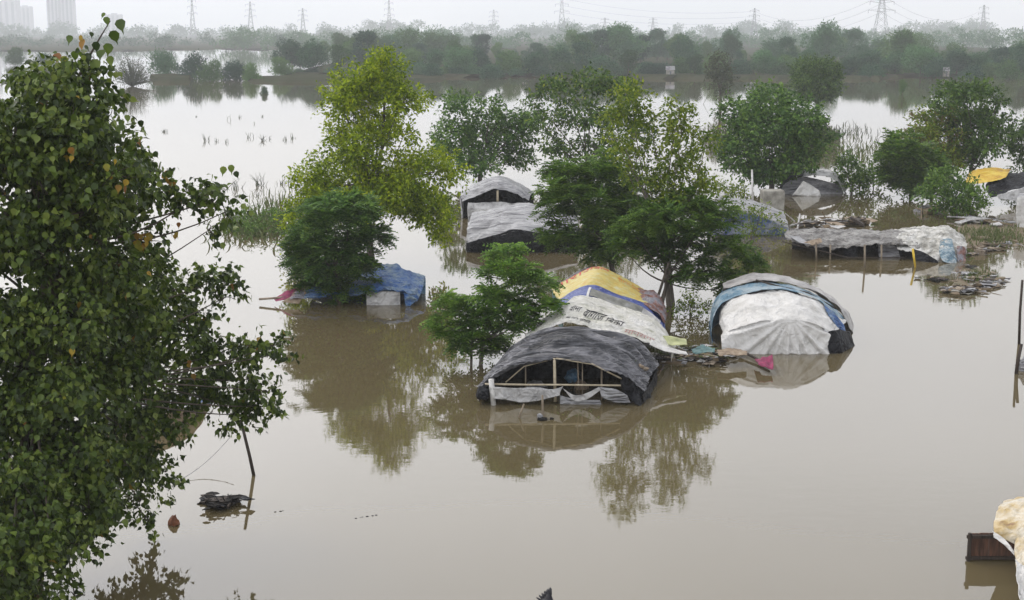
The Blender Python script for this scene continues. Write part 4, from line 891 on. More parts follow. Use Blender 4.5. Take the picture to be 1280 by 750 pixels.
sheet('blue_patch', [[(1176, 300, 69.4), (1182, 298, 69.6), (1190, 300, 69.4)], [(1174, 315, 68.5), (1184, 318, 68.1), (1194, 317, 68.2)], [(1178, 328, 67.6), (1186, 330, 67.5), (1196, 329, 67.7)]], foldmat('blue and white streaked sheet', (.03, .06, .10), (.12, .22, .28), (.50, .52, .52), stretch=(3, 3, .6), scale=1.5, dist=.05), sh, 12, 12, amp=.08, seed=73)
sheet('red_cloth', [[(1196, 308, 68.8), (1204, 308, 68.8), (1208, 312, 68.8)], [(1197, 329, 68.0), (1203, 329, 68.1), (1208, 326, 68.3)]], M['redtarp'], sh, 8, 8, amp=.05, seed=74)
sheet('tan_cloth', [[(1004, 304, 68.6), (1014, 300, 68.9), (1026, 297, 69.4)], [(1012, 307, 68.4), (1018, 306, 68.5), (1028, 302, 68.9)]], M['skin_cloth'], sh, 12, 8, amp=.07, seed=75)
sheet('board', [[(985, 294, 69.8), (1000, 296, 69.8)], [(1000, 304, 68.4), (1014, 306, 68.4)]], M['greytarp'], sh, 8, 6, amp=.01, seed=75)
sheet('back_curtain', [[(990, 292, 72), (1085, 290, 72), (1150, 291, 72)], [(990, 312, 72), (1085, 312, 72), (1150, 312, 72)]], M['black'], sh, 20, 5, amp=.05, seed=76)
sheet('hanging_sheet', [[(1055, 308, 69.2), (1064, 308, 69.1), (1072, 307, 69.2)], [(1055, 318, 69.2), (1064, 318, 69.1), (1072, 318, 69.2)], [(1056, 323, 69.2), (1064, 323, 69.1), (1072, 322, 69.2)]], M['black'], sh, 10, 8, amp=.06, seed=77)
sheet('hanging_sheet', [[(1098, 307, 69.2), (1110, 306, 69.1), (1122, 308, 69.2)], [(1098, 318, 69.2), (1112, 318, 69.1), (1124, 318, 69.2)], [(1100, 324, 69.2), (1112, 324, 69.1), (1126, 324, 69.2)]], M['greytarp'], sh, 16, 8, amp=.06, seed=78)
for a, c in (((1020, 303), (1021, 326)), ((1081, 306), (1081, 336)), ((1038, 306), (1038, 324)), ((1102, 306), (1102, 326))):
    dd = DY(c[1]); b = MB(); b.tube([PD(*a, dd), PD(*c, dd) - Vector((0, 0, .2))], .045, .045); b.build('post', M['wood'], sh, True)
b = MB(); b.tube([PD(1141, 311, DY(334)), PD(1144, 334, DY(334))], .06, .05); b.build('yellow_post', M['brightyellow'], sh, True)
b = MB(); b.tube([PD(978, 302, 68.6), PD(1060, 322, 68.6), PD(1130, 322, 68.6)], .03, .03); b.build('cross_beam', M['darkwood'], sh, True)

# ---- yellow and black shelter at the right edge
sh = empty('tarp_shelter', PZ(1262, 250), 'shelter under yellow and black sheets cut by the right edge', 'shelter')
sheet('yellow_sheet', [[(1206, 231, 91), (1222, 229, 91), (1240, 227, 91), (1258, 222, 91)], [(1210, 218, 94), (1224, 213, 94), (1242, 211, 94), (1262, 213, 94)], [(1213, 216, 96), (1226, 211.5, 96), (1243, 210, 96), (1264, 212, 96)]], M['yellow'], sh, 30, 14, amp=.08, fold=.05, seed=80)
sheet('black_sheet', [[(1238, 246, 90), (1252, 242, 90), (1270, 236, 90), (1300, 228, 90)], [(1232, 232, 91), (1250, 226, 91.5), (1272, 220, 92), (1300, 216, 92)], [(1238, 222, 92.4), (1255, 217, 93), (1275, 215, 94), (1300, 212, 94)]], M['black'], sh, 40, 20, amp=.12, fold=.05, seed=81)
sheet('grey_sheet', [[(1246, 244, 90), (1262, 240, 90), (1280, 234, 90), (1300, 228, 90)], [(1248, 248, 89.8), (1264, 250, 89.8), (1282, 254, 89.7), (1300, 256, 89.7)]], M['paletarp'], sh, 24, 10, amp=.1, seed=82)
sh = empty('tarp_shelter', PZ(1290, 284), 'white cloth-walled shelter end standing at the right edge', 'shelter')
sheet('front_sheet', [[(1271, 247, 80), (1284, 244, 80), (1310, 242, 80)], [(1270, 266, 79.9), (1286, 266, 79.8), (1310, 266, 79.8)], [(1272, 286, 79.9), (1286, 287, 79.8), (1310, 287, 79.8)]], M['whitetarp'], sh, 24, 14, amp=.12, seed=83)
sheet('roof_sheet', [[(1271, 247, 80), (1284, 244, 80), (1310, 242, 80)], [(1274, 242, 82), (1286, 240, 82), (1310, 238, 82)]], M['greytarp'], sh, 16, 6, amp=.08, seed=84)

# ---- shelter behind the big left tree
sh = empty('tarp_shelter', PZ(200, 525), 'blue-tipped low shelter mostly hidden behind the lower branches of the huge left tree', 'shelter')
sheet('roof_sheet', [[(120, 535, 37.2), (160, 524, 37.6), (200, 518, 38.2), (240, 508, 39.5)], [(125, 515, 38.5), (165, 506, 39), (205, 502, 39.6), (250, 499, 40.5)], [(140, 508, 40.5), (175, 500, 41), (215, 496, 41.4), (262, 496, 41.8)]], M['greytarp'], sh, 40, 16, amp=.07, fold=.04, seed=86)
sheet('front_sheet', [[(120, 535, 37.2), (160, 524, 37.6), (200, 518, 38.2), (240, 508, 39.5), (263, 496, 41.8)], [(120, 552, 37.2), (160, 546, 37.6), (200, 538, 38.2), (240, 522, 39.5), (264, 504, 41.8)]], M['skin_cloth'], sh, 40, 8, amp=.06, seed=87)
sheet('blue_sheet', [[(240, 502, 40.2), (252, 498, 40.8), (265, 498, 41.2)], [(236, 512, 39.4), (250, 506, 40.3), (265, 505, 41)]], M['blue2'], sh, 16, 8, amp=.06, seed=88)

# ---- plank-walled shelter, lower right corner
sh = empty('plank_hut', PZ(1250, 702), 'hut of dark brown planks under bulging cream and yellow sheets, lower right corner', 'hut')
DP = DY(700)
for i in range(12):
    x0 = PD(1211, 700, DP).x + i * .21
    b = MB(); b.box((x0 + .1, DP + .03 + .012 * (i % 2) + i * .012, .17), (.195, .04, .82)); b.build('plank', M['plank'], sh)
b = MB(); q = PD(1211, 672, DP); b.box((q.x + 1.2, DP - .03, .53), (2.5, .05, .07)); b.box((q.x + 1.2, DP - .03, .06), (2.5, .05, .06)); b.tube([(q.x, DP - .06, -.3), (q.x, DP - .06, .62)], .04, .04); b.build('wall_frame', M['darkwood'], sh)
M['sack'] = foldmat('cream and ochre sheet', (.18, .09, .03), (.40, .29, .12), (.58, .54, .45), stretch=(1, 1, 1), scale=.9, dist=.05, mixp=(.3, .52, .85))
sheet('bulging_sheet', [[(1243, 668, 27.9), (1262, 676, 27.7), (1285, 690, 27.5)], [(1242, 650, 28.3), (1262, 655, 28), (1290, 662, 27.6)], [(1247, 634, 29), (1268, 632, 28.8), (1295, 634, 28.6)], [(1256, 628, 29.8), (1274, 624, 29.8), (1300, 622, 29.8)], [(1262, 634, 30.8), (1280, 630, 30.8), (1305, 628, 30.8)]], M['sack'], sh, 30, 36, amp=.07, fr=1.3, fold=.05, ffr=6, seed=90)
sheet('white_hem', [[(1241, 664, 27.9), (1256, 674, 27.6), (1268, 690, 27.3)], [(1243, 672, 27.8), (1256, 682, 27.5), (1268, 694, 27.2)]], M['whitetarp'], sh, 20, 6, amp=.06, fr=4, seed=91)
sheet('bulging_sheet', [[(1273, 728, 26.2), (1286, 740, 26), (1310, 748, 26)], [(1268, 690, 27), (1285, 690, 26.8), (1310, 690, 26.7)], [(1271, 668, 27.8), (1288, 662, 27.8), (1310, 660, 27.8)]], M['sack'], sh, 24, 24, amp=.08, fr=2.4, fold=.03, seed=92)
sheet('hanging_sheet', [[(1270, 700, 26.6), (1278, 706, 26.4), (1290, 712, 26.2)], [(1272, 728, 26.1), (1280, 738, 26), (1292, 748, 25.9)], [(1275, 748, 25.7), (1284, 756, 25.6), (1294, 765, 25.5)]], M['whitetarp'], sh, 16, 16, amp=.08, fr=3, seed=93)

# ------------------------------------------------------------------ poles, debris, rope
def pole(name, label, pts, r, mat, cat='pole'):
    b = MB(); b.tube(pts, r, r * .85, 8); return tag(b.build(name, M[mat], None, True), label, cat)
q = DY(594); pole('leaning_pole', 'dark leaning pole below the branches of the huge left tree', [PD(318, 594, q) - Vector((0, 0, .1)), PD(312, 570, q), PD(301, 525, q)], .045, 'darkwood')
q = DY(430); pole('pole', 'upright thin dark pole, the farther of two at the right edge', [PD(1274, 428, q) - Vector((0, 0, .1)), PD(1275, 390, q), PD(1278, 350, q)], .05, 'darkwood')
q = DY(467); pole('pole', 'bent short dark pole, the nearer of two at the right edge', [PD(1270, 467, q) - Vector((0, 0, .1)), PD(1273, 448, q), PD(1277, 430, q)], .06, 'darkwood')
junk('sack', 'grey sack in the water touching the bent pole at the right edge', 'sack', [(tuple(PZ(1280, 462)), .28, 1.6, 0)], [M['greytarp']], None, seed=9)
q = DY(522); pole('stick', 'short pale stick slanting out of the water before the black shelter', [PD(648, 522, q) - Vector((0, 0, .05)), PD(655, 505, q)], .03, 'wood', 'stick')
q = DY(524)
st = empty('post', PZ(679, 524), 'thin post wrapped in dark litter before the black shelter', 'post')
b = MB(); b.tube([PD(679, 530, q), PD(678, 494, q)], .04, .03, 8); b.build('shaft', M['wood'], st, True)
junk('litter', None, None, [(tuple(PD(678, 524, q - .05)), .15, .5, 0), (tuple(PD(684, 525, q)), .16, .2, 0), (tuple(PD(675, 520, q)), .09, .8, 1), (tuple(PD(690, 523, q)), .06, .5, 0)], [M['charcoal'], M['greytarp']], st, seed=10)
# rope
a = PZ(222, 602, .02); c = PD(290, 544, DY(575)); 
b = MB(); b.tube([a.lerp(c, t) - Vector((0, 0, .12 * math.sin(t * math.pi))) for t in np.linspace(0, 1, 14)], .008, .008, 4)
tag(b.build('rope', M['greytarp'], None, True), 'thin slack rope running from the water up into the left tree branches', 'rope')
# floating dark clump
pts = []
random.seed(4)
for i in range(26):
    px = random.uniform(252, 300); py = 622 + random.uniform(-5, 8) + (px - 276) * -.05; pts.append((tuple(PZ(px, py, .04)), random.uniform(.05, .13), random.uniform(.4, .9), random.choice([0, 0, 0, 1])))
pts += [(tuple(PZ(262, 618, .12)), .14, .9, 1)]
DRIFT = pts
junk('coconut', 'small brown husk floating left of the black rubbish clump', 'husk', [(tuple(PZ(217, 653, .05)), .12, 1.2, 0)], [surf('brown husk', (.08, .03, .015), (.2, .08, .04), 8, .8, .3)], None, seed=12)
for i, (px, py) in enumerate([(455, 648), (355, 640)]):
    junk('floating_scum', ['wisp of scum on open water right of the black rubbish clump', 'faint speck of twigs on open water near the black clump'][i], 'scum', [(tuple(PZ(px + k * 5 - 10 + random.uniform(-2, 2), py - k * .8, 0)), random.uniform(.015, .04), .3, 0) for k in range(6 - 3 * i)], [M['charcoal']], None, seed=13 + i, seg=4)
# debris raft joining the shelters
def heap(name, label, spots, n, mats, seed, rmin, rmax, hz, cat='debris', sticks=6):
    random.seed(seed); b = MB(); 
    root = empty(name, PZ(sum(s[0] for s in spots) / len(spots), sum(s[1] for s in spots) / len(spots)), label, cat) if name == 'debris_raft' else None
    for i in range(n):
        s = random.choice(spots); px = random.gauss(s[0], s[2] * .5); py = random.gauss(s[1], s[3] * .5)
        c = PZ(px, py, random.uniform(0, hz)); r = random.uniform(rmin, rmax); mi = random.randrange(len(mats)); k = random.random()
        if k < .62:   # flat scrap of sheet
            a = random.uniform(0, 3.14); vs = []
            for j in range(7):
                t = j / 7 * 6.283; rr = r * random.uniform(.6, 1.5)
                vs.append(c + Vector((math.cos(t) * rr, math.sin(t) * rr * .7, .03 + random.uniform(-.2, .25) * r)))
            low = [v - Vector((0, 0, .02)) for v in vs]
            b.add(vs + low, [tuple(range(7)), tuple(range(13, 6, -1))] + [(j, 7 + j, 7 + (j + 1) % 7, (j + 1) % 7) for j in range(7)], mi)
        elif k < .80:
            b.box(c, (r * random.uniform(.6, 2), r * random.uniform(.4, 1.2), r * random.uniform(.2, .7)), random.uniform(0, 3), mi, random.uniform(-.5, .5))
        else:
            d = Vector((random.gauss(0, 1), random.gauss(0, 1), random.uniform(-.1, .4))).normalized() * r * 2
            b.tube([c - d, c + Vector((0, 0, .03)), c + d], r * .12, r * .07, 5, mi)
    if root is None: return tag(b.build(name, [M[x] for x in mats]), label, cat, kind='stuff')
    b.build('rubbish', [M[x] for x in mats], root)
    return root
h2 = heap('floating_rubbish', 'black ragged clump of drift rubbish floating beside the leaning pole', [(276, 627, 20, 5), (262, 625, 9, 6), (290, 624, 12, 4), (270, 632, 16, 4)], 170, ['charcoal', 'charcoal', 'charcoal', 'darkwood', 'black'], 41, .03, .15, .16)
h = heap('debris_raft', 'raft of mixed rubbish floating between the black shelter and the white-gabled one', [(832, 446, 22, 7), (862, 446, 22, 8), (890, 450, 18, 6), (905, 444, 16, 4), (850, 438, 16, 4), (880, 436, 14, 4)], 300, ['wood', 'greytarp', 'mud', 'darkwood', 'paletarp', 'reed', 'charcoal'], 31, .04, .2, .12)
patch('mud_flat', [(812, 442), (815, 456), (850, 458), (885, 457), (925, 452), (915, 443), (880, 438), (845, 434), (820, 436)], .05, M['mud'], .4)
sheet('teal_cloth', [[(864, 437, 46.8), (878, 433, 47), (894, 436, 46.8)], [(866, 441, 46.3), (880, 441, 46.3), (893, 440, 46.3)]], M['teal'], h, 16, 8, amp=.08, fr=3, seed=95)
sheet('pink_edged_cloth', [[(896, 437, 46.9), (915, 436, 47), (934, 439, 46.9)], [(898, 444, 46.0), (915, 444, 46.1), (934, 443, 46.2)]], M['skin_cloth'], h, 16, 8, amp=.06, fr=3, seed=96)
o = sheet('magenta_cloth', [[(943, 448, 46.4), (955, 447, 46.2), (966, 444, 46.1)], [(948, 455, 45.2), (958, 458, 45.0), (967, 460, 44.9)]], M['pink'], None, 18, 12, amp=.1, fr=3, seed=97)
tag(o, 'magenta cloth lying at the water edge before the white gable', 'cloth')
b = MB(); b.tube([PZ(925, 438, .15), PZ(945, 448, .12), PZ(962, 457, .1)], .05, .04, 6); tag(b.build('plank', M['darkwood'], None, True), 'dark beam leading to the magenta cloth from the rubbish raft', 'beam')
# rubble heap on the right
heap('rubble_heap', 'heap of grey rubble and litter rising from water right of the long shelter', [(1215, 345, 20, 9), (1230, 356, 18, 7), (1208, 363, 20, 4), (1190, 362, 12, 3), (1245, 350, 9, 6)], 260, ['wood', 'greytarp', 'concrete', 'mud', 'darkwood', 'greytarp', 'charcoal', 'mud'], 33, .07, .3, .16)
patch('mud_flat', [(1192, 340), (1180, 350), (1182, 366), (1212, 368), (1248, 364), (1258, 350), (1240, 336), (1215, 332)], .05, M['mud'], .6)
heap('litter_patch', 'scattered dark litter in the water between long shelter and rubble heap', [(1160, 346, 14, 3), (1172, 350, 10, 2)], 22, ['darkwood', 'charcoal', 'wood'], 34, .08, .22, .05)
heap('litter_patch', 'strip of litter and planks behind the roof of the long shelter', [(1040, 278, 26, 6), (1075, 276, 20, 5), (1010, 280, 14, 4)], 60, ['wood', 'paletarp', 'skin_cloth', 'darkwood', 'mud'], 35, .15, .6, .35)
heap('litter_patch', 'pale litter at the foot of the shrub left of the yellow tarpaulin', [(1160, 262, 16, 3), (1215, 275, 22, 4), (1246, 278, 14, 5)], 60, ['paletarp', 'greytarp', 'mud', 'concrete'], 36, .15, .6, .2)
patch('mud_flat', [(1150, 302), (1215, 312), (1300, 310), (1330, 290), (1280, 278), (1210, 276), (1160, 290)], .05, M['mud'], 1.0)
heap('litter_patch', 'twigs and dark scraps on the mud right of the long shelter', [(1225, 312, 20, 6), (1250, 304, 26, 6)], 60, ['wood', 'darkwood', 'mud', 'greytarp'], 37, .1, .4, .15)

# grass and reeds
def reeds(name, label, cx, cy, rx, ry, n, h, seed, mat='reed', lean=.25, wd=.02, kind='stuff', z0=0, cat='reeds'):
    rng = np.random.default_rng(seed); b = MB()
    for i in range(n):
        px = cx + rng.normal() * rx * .5; py = cy + rng.normal() * ry * .5; q = PZ(px, py)
        hh = h * rng.uniform(.4, 1.1); l = Vector((rng.normal() * lean, rng.normal() * lean, 1)).normalized() * hh
        w_ = wd * rng.uniform(.6, 1.4); a = rng.uniform(0, 3.14); s = Vector((math.cos(a) * w_, math.sin(a) * w_, 0)); m_ = q + l * .55; e = q + l + Vector((l.x, l.y, 0)) * .5 - Vector((0, 0, .1 * hh))
        b.add([q - s + Vector((0, 0, -.05)), q + s + Vector((0, 0, -.05)), m_ + s * .8, m_ - s * .8, e], [(0, 1, 2, 3), (3, 2, 4)])
    o = b.build(name, M[mat]); tag(o, label, cat, kind=kind); return o
reeds('marsh_reeds', 'strip of green marsh plants in the water left of the yellow-green tree', 318, 284, 44, 18, 700, .62, 1, lean=.6, wd=.05)
reeds('marsh_reeds', 'sparse marsh plants further out behind the left strip', 350, 262, 40, 22, 260, .8, 2, wd=.03)
reeds('marsh_reeds', 'marsh plants in the water behind the arched shelter', 1075, 192, 44, 18, 260, .7, 3, lean=.5, wd=.05)
reeds('marsh_reeds', 'marsh plants left of the lone slim tree', 1050, 168, 50, 10, 150, .8, 4, mat='twiggy', wd=.05)
reeds('grass', 'rough grass on the mud right of the long shelter', 1240, 296, 50, 12, 900, .45, 5, wd=.03, cat='grass')
reeds('grass', 'green weeds on the water behind the long shelter', 1130, 268, 50, 14, 220, .18, 6, wd=.03, cat='grass')
reeds('grass', 'weeds growing among the rubble heap', 1222, 348, 20, 8, 260, .35, 7, wd=.025, cat='grass')
reeds('grass', 'weeds along the rubbish raft', 850, 440, 40, 8, 260, .25, 8, wd=.018, cat='grass')
reeds('grass', 'submerged weeds showing before the black shelter', 720, 518, 40, 6, 60, .05, 9, wd=.02, cat='grass')
rng = np.random.default_rng(5); lb = []
for i in range(46):
    q = PZ(rng.uniform(282, 362), rng.uniform(268, 296)); r_ = rng.uniform(.18, .45); lb.append(((q.x, q.y, r_ * .7), (r_, r_, r_)))
tag(foliage('marsh_plants', rng, lb, 'leaf', 9, 6, .15, [M['midgreen']], None, hole=.3), 'broad-leaved marsh plants among the reeds left of the yellow-green tree', 'water plants', kind='stuff')
def clump(px, py, h, n, seed, wd=.05):
    rng = np.random.default_rng(seed); b = MB(); q = PZ(px, py)
    for i in range(n):
        d = Vector((rng.normal() * .3, rng.normal() * .3, 1)).normalized() * h * .55 * rng.uniform(.3, 1.1)
        s = q + Vector((rng.normal() * .3 * h * .4, rng.normal() * .3 * h * .4, -.05))
        b.tube([s, s + d * .6 + Vector((rng.normal() * .05, 0, 0)), s + d + Vector((d.x * .4, 0, 0))], wd * .5, wd * .15, 3)
    return b.build('reed_clump', M['twiggy'])
sp_ = [(296, 236, 1.6, 14), (322, 232, 1.9, 16), (352, 230, 1.3, 10), (322, 245, .5, 8), (258, 176, 1.4, 7), (270, 177, .9, 5), (282, 178, .8, 4), (312, 172, 1.2, 6), (328, 176, 1.5, 9), (338, 174, .8, 4), (356, 175, 1.0, 6), (366, 173, 1.1, 7), (245, 146, .6, 5), (287, 150, 2.4, 2), (299, 147, .8, 5), (328, 146, .6, 5), (205, 165, 1.0, 10), (318, 155, .6, 3),
       (1048, 172, 2.2, 5), (1062, 160, 2.0, 4), (1092, 178, 1.8, 5), (1030, 160, 1.5, 5), (1110, 118, 1.5, 6), (1128, 130, 2.6, 8), (1100, 122, 1.0, 5), (882, 130, 3.4, 1), (1196, 112, 1.5, 5)]
clump_o = []
for i, (px, py, h_, n_) in enumerate(sp_):
    o = clump(px, py, h_, n_, 200 + i, .07 if py < 200 else .05)
    tag(o, ('thin twiggy reed clump standing in open water, upper left' if px < 500 else 'thin twiggy reed clump standing in open water, upper right'), 'reeds', 'reed clumps upper left' if px < 500 else 'reed clumps upper right')
# twiggy bush upper left
rng = np.random.default_rng(77); q = PZ(165, 108); root = empty('twiggy_bush', q, 'grey twiggy round bush in the water just right of the big left tree', 'bush')
b = MB()
for i in range(150):
    a = rng.uniform(0, 6.28); e = rng.uniform(.15, 1.5); L_ = rng.uniform(3.5, 6.2); d = Vector((math.cos(a) * math.cos(e), math.sin(a) * math.cos(e), math.sin(e))) * L_
    b.tube(bez(q, q + d, (0, 0, .5), 3), .07, .03, 3)
b.build('stems', M['twiggy'], root)
foliage('crown', rng, [((q.x, q.y, 3.0), (3.6, 3.6, 2.8)), ((q.x, q.y, 2.0), (4.0, 4.0, 2.0))], 'leaf', 4, 3, .3, [M['twiggy']], root, hole=.2)

# ------------------------------------------------------------------ distance: pylons, towers, huts
def pylon(px, top_py, D, wbase, label, arms=3):
    ht = PD(px, top_py, D).z; q = PD(px, 375, D); q.z = 0
    root = empty('pylon', q, label, 'pylon', 'power pylons on the horizon')
    b = MB(); r = .11 * D / 1000 + .05
    wz = lambda z: wbase * ((1 - z / ht * .92) ** 1.5 * .9 + .1) / 2
    N = 9; zs = [ht * (1 - (1 - i / N) ** 1.25) for i in range(N + 1)]
    for sx_ in (-1, 1):
        for sy_ in (-1, 1): b.tube([(q.x + sx_ * wz(z), q.y + sy_ * wz(z), z) for z in zs], r, r * .8, 4)
    for i in range(N):
        z0, z1 = zs[i], zs[i + 1]
        for a, c in (((-1, -1), (1, -1)), ((1, -1), (1, 1)), ((1, 1), (-1, 1)), ((-1, 1), (-1, -1))):
            b.tube([(q.x + a[0] * wz(z0), q.y + a[1] * wz(z0), z0), (q.x + c[0] * wz(z1), q.y + c[1] * wz(z1), z1)], r * .6, r * .6, 3)
            b.tube([(q.x + c[0] * wz(z0), q.y + c[1] * wz(z0), z0), (q.x + a[0] * wz(z1), q.y + a[1] * wz(z1), z1)], r * .6, r * .6, 3)
    b.build('tower', M['metal'], root)
    for k in range(arms):
        z = ht * (.62 + .15 * k); L_ = wbase * (.75 - .08 * k); b = MB()
        for s in (-1, 1):
            tip = (q.x + s * L_, q.y, z + .3)
            for sy_ in (-1, 1):
                b.tube([(q.x, q.y + sy_ * wz(z), z - ht * .02), tip], r * .7, r * .5, 3); b.tube([(q.x, q.y + sy_ * wz(z), z + ht * .035), tip], r * .7, r * .5, 3)
            b.tube([tip, (tip[0], tip[1], z - ht * .05)], r * .8, r * .8, 4)
        b.build('cross_arm', M['metal'], root)
    return root, ht
py_list = [(1085, -14, 1050, 13, 'largest lattice pylon, above the right part of the wood'), (1208, 6, 1500, 8, 'slender pylon near the right edge'), (932, 10, 1500, 8, 'slender pylon above the wood, right of centre'), (700, -8, 1650, 11, 'faint tall pylon just right of centre'),
           (618, 12, 1900, 9, 'small faint pylon left of the centre'), (752, 22, 1700, 8, 'stub-like faint pylon right of the centre one'), (492, 0, 1900, 9, 'faint pylon above the left part of the wood'), (388, 10, 1700, 8, 'thin pylon between the two fainter left ones'),
           (325, 2, 1900, 10, 'faint broad pylon in the pale sky at left'), (255, -4, 1800, 8, 'leftmost faint pylon, over the plain'), (810, 22, 1800, 8, 'lowest faint pylon above the wood, right of centre')]
pyl = [pylon(px, tp, D, wb_ * 1.0, lb) for px, tp, D, wb_, lb in py_list]
def wires(i, j, frac, label, k):
    a, ha = pyl[i]; c, hc = pyl[j]; b = MB()
    A = Vector((a.location.x, a.location.y, ha * frac)); C = Vector((c.location.x, c.location.y, hc * frac)); L_ = (C - A).length
    b.tube([A.lerp(C, t) - Vector((0, 0, 4 * L_ * .03 * t * (1 - t))) for t in np.linspace(0, 1, 16)], .1, .1, 3)
    tag(b.build('power_line', M['metal']), label, 'power line', 'power lines between the pylons')
for k, fr_ in enumerate((.6, .75, .9)):
    wires(2, 0, fr_, 'power line in the sky from right-of-centre pylon to the largest pylon', k)
    wires(0, 1, fr_, 'power line in the sky from the largest pylon to the right-edge pylon', k)
    wires(3, 2, fr_, 'power line in the sky between the tall centre pylon and the one right of centre', k)
M['tower'] = surf('pale tower plaster', (.32, .31, .33), (.42, .40, .43), .05, .9, 0)
M['window'] = surf('dark window band', (.08, .09, .11), (.14, .15, .17), .3, .4, 0)
def block(px0, px1, top, D, label):
    a = PD(px0, 375, D).x; c = PD(px1, 375, D).x; ht = PD(px0, top, D).z; w_ = c - a
    root = empty('tower_block', ((a + c) / 2, D, 0), label, 'building', 'tower blocks in the haze')
    b = MB(); b.box(((a + c) / 2, D + w_ * .35, ht / 2), (w_, w_ * .7, ht)); b.box(((a + c) / 2, D + w_ * .35, ht + 1.5), (w_ * .35, w_ * .3, 3)); b.build('wall', M['tower'], root)
    for s in range(3):
        bb = MB(); x = a + w_ * (.18 + .32 * s); bb.box((x, D - .1, ht * .5), (w_ * .15, .5, ht * .9)); bb.build('window_strip', M['window'], root)
block(-4, 16, -30, 3000, 'hazy tower block, leftmost in the haze'); block(20, 43, 0, 3300, 'lower hazy block second from left'); block(44, 60, 8, 3500, 'low hazy block beside the pale tower')
block(80, 94, -14, 3000, 'left slab of the paired pale towers'); block(97, 112, -22, 3000, 'right slab of the paired pale towers'); block(150, 168, 18, 3500, 'lowest faint block, right of the paired towers')
# flyover
a = PD(1110, 44, 1300); c = PD(1190, 46, 1300); b = MB(); fl = empty('flyover', (a.x, 1300, 0), 'pale flyover deck seen through haze right of the largest pylon', 'bridge')
b.box(((a.x + c.x) / 2, 1300, a.z), ((c.x - a.x), 12, 1.6)); b.build('deck', M['concrete'], fl)
for i in range(5):
    b = MB(); b.box((a.x + 4 + (c.x - a.x - 8) * i / 4, 1300, a.z / 2 - .8), (2, 4, a.z - 1.0)); b.build('pier', M['concrete'], fl)
def hut(px, py, wpx, label, mat='greytarp', hh=1.5):
    q = PZ(px, py); w_ = wpx * mpp(q.y); root = empty('hut', q, label, 'hut'); b = MB()
    b.box((q.x, q.y + w_ * .3, hh / 2 + .3), (w_, w_ * .6, hh)); b.build('wall', M['concrete'], root)
    b = MB(); y0, y1 = q.y - w_ * .08, q.y + w_ * .68; x0, x1 = q.x - w_ * .56, q.x + w_ * .56; z = hh + .3
    b.add([(x0, y0, z), (x1, y0, z), (x1, y1, z), (x0, y1, z), (x0, (y0 + y1) / 2, z + .9), (x1, (y0 + y1) / 2, z + .9)], [(0, 1, 5, 4), (3, 4, 5, 2), (0, 4, 3), (1, 2, 5), (0, 3, 2, 1)]); b.build('roof', M[mat], root)
    b = MB(); b.box((q.x, q.y - .03, .3 + hh * .4), (w_ * .2, .08, hh * .8)); b.build('door', M['window'], root)
hut(838, 97, 10, 'tiny pale hut on the far shore behind the tree group'); hut(1183, 97.5, 7, 'tiny white hut at the far shore on the right', 'greytarp', 1.3); hut(1125, 86, 16, 'tiny grey-roofed hut half hidden in the far wood', 'greytarp', 3)

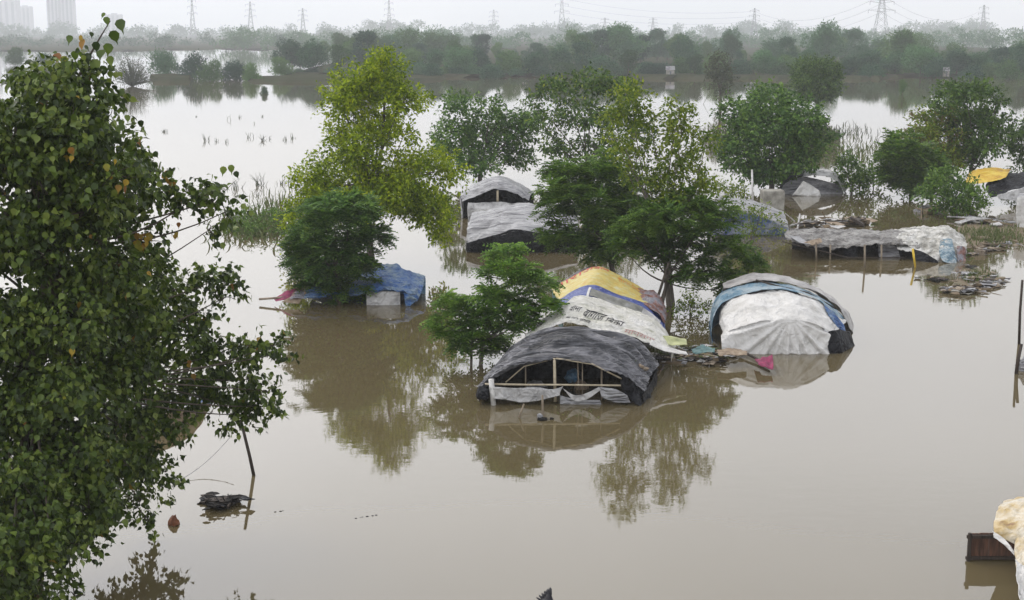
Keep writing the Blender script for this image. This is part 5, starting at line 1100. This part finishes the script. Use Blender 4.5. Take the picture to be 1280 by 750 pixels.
# ------------------------------------------------------------------ crow flying through the bottom of the view
def crow():
    D = 15.0; C0 = PD(683, 792, D); b = MB()
    body = [Vector((x, 0, z)) for x, z in ((-.24, -.03), (-.17, 0), (-.08, .01), (0, .01), (.07, .03), (.12, .06), (.155, .07), (.185, .062), (.235, .05))]
    b.tube([C0 + p for p in body], 0, 0, 10, rs=[.012, .03, .055, .062, .055, .04, .036, .018, .003])
    def wing(s):
        root = C0 + Vector((.03, 0, .03)); nfe = 6
        sh_ = root + Vector((-.02, s * .18, .20)) + Vector((.04, 0, 0)); tip = root + Vector((.10, s * .22, .36)) if s < 0 else root + Vector((.02, s * .32, .33))
        le = [root + Vector((.06, 0, 0)), sh_ + Vector((.05, 0, 0)), tip]; te = [root + Vector((-.12, 0, 0)), sh_ + Vector((-.13, s * .01, 0)), tip + Vector((-.09, 0, -.05))]
        n = 8; L1 = resample(le, n); L2 = resample(te, n); vs = []
        for i in range(n + 1):
            for t in (0, .5, 1):
                p = L1[i].lerp(L2[i], t); vs.append(p + Vector((0, -s * .012 * (1 - t), .008)));
        m_ = len(vs); vs += [v - Vector((0, -s * .01, .008)) for v in vs]
        fs = [(i * 3 + j, i * 3 + j + 1, i * 3 + j + 4, i * 3 + j + 3) for i in range(n) for j in (0, 1)]
        fs += [tuple(m_ + k for k in f[::-1]) for f in fs]
        fs += [(0, 3, m_ + 3, m_)] and [(i * 3, i * 3 + 3, m_ + i * 3 + 3, m_ + i * 3) for i in range(n)] + [(i * 3 + 2, m_ + i * 3 + 2, m_ + i * 3 + 5, i * 3 + 5) for i in range(n)]
        b.add(vs, fs)
        for k in range(nfe):   # primary feathers
            t = k / (nfe - 1); p0 = L1[n].lerp(L2[n - 2], t); d = (tip - sh_).normalized() * (.07 - .02 * abs(t - .3)) + Vector((-.05 * t, 0, -.01 * t))
            w_ = Vector((.018, 0, 0)); b.add([p0 - d * .6 - w_, p0 - d * .6 + w_, p0 + d * .6 + w_, p0 + d, p0 + d * .6 - w_] + [q_ + Vector((0, .004, 0)) for q_ in (p0 - d * .6 - w_, p0 - d * .6 + w_, p0 + d * .6 + w_, p0 + d, p0 + d * .6 - w_)], [(0, 1, 2, 3, 4), (9, 8, 7, 6, 5), (0, 5, 6, 1), (1, 6, 7, 2), (2, 7, 8, 3), (3, 8, 9, 4), (4, 9, 5, 0)])
    wing(-1); wing(1)
    for k in range(5):     # tail fan
        a = (k - 2) * .16; p0 = C0 + Vector((-.2, 0, -.02)); d = Vector((-math.cos(a), math.sin(a), -.12)) * .16; w_ = Vector((0, .014, 0))
        b.add([p0 - w_, p0 + w_, p0 + d + w_ * 1.3, p0 + d - w_ * 1.3] + [q_ - Vector((0, 0, .006)) for q_ in (p0 - w_, p0 + w_, p0 + d + w_ * 1.3, p0 + d - w_ * 1.3)], [(0, 1, 2, 3), (7, 6, 5, 4), (0, 4, 5, 1), (1, 5, 6, 2), (2, 6, 7, 3), (3, 7, 4, 0)])
    tag(b.build('crow', surf('black feathers', (.006, .006, .008), (.016, .016, .02), 10, .4, .2), None, True), 'black crow in flight, wing raised at the bottom edge', 'bird')
crow()

# ------------------------------------------------------------------ haze
b = MB(); b.box((0, 2850, 84.5), (12400, 6700, 171)); hz = b.build('haze', [])
mh = bpy.data.materials.new('haze air'); mh.use_nodes = True; th = mh.node_tree; th.nodes.remove(th.nodes['Principled BSDF'])
pv = th.nodes.new('ShaderNodeVolumePrincipled'); pv.inputs['Color'].default_value = (.93, .962, 1, 1); pv.inputs['Density'].default_value = HAZE; pv.inputs['Anisotropy'].default_value = .2
th.links.new(pv.outputs[0], th.nodes['Material Output'].inputs['Volume'])
hz.data.materials.append(mh); tag(hz, kind='stuff')
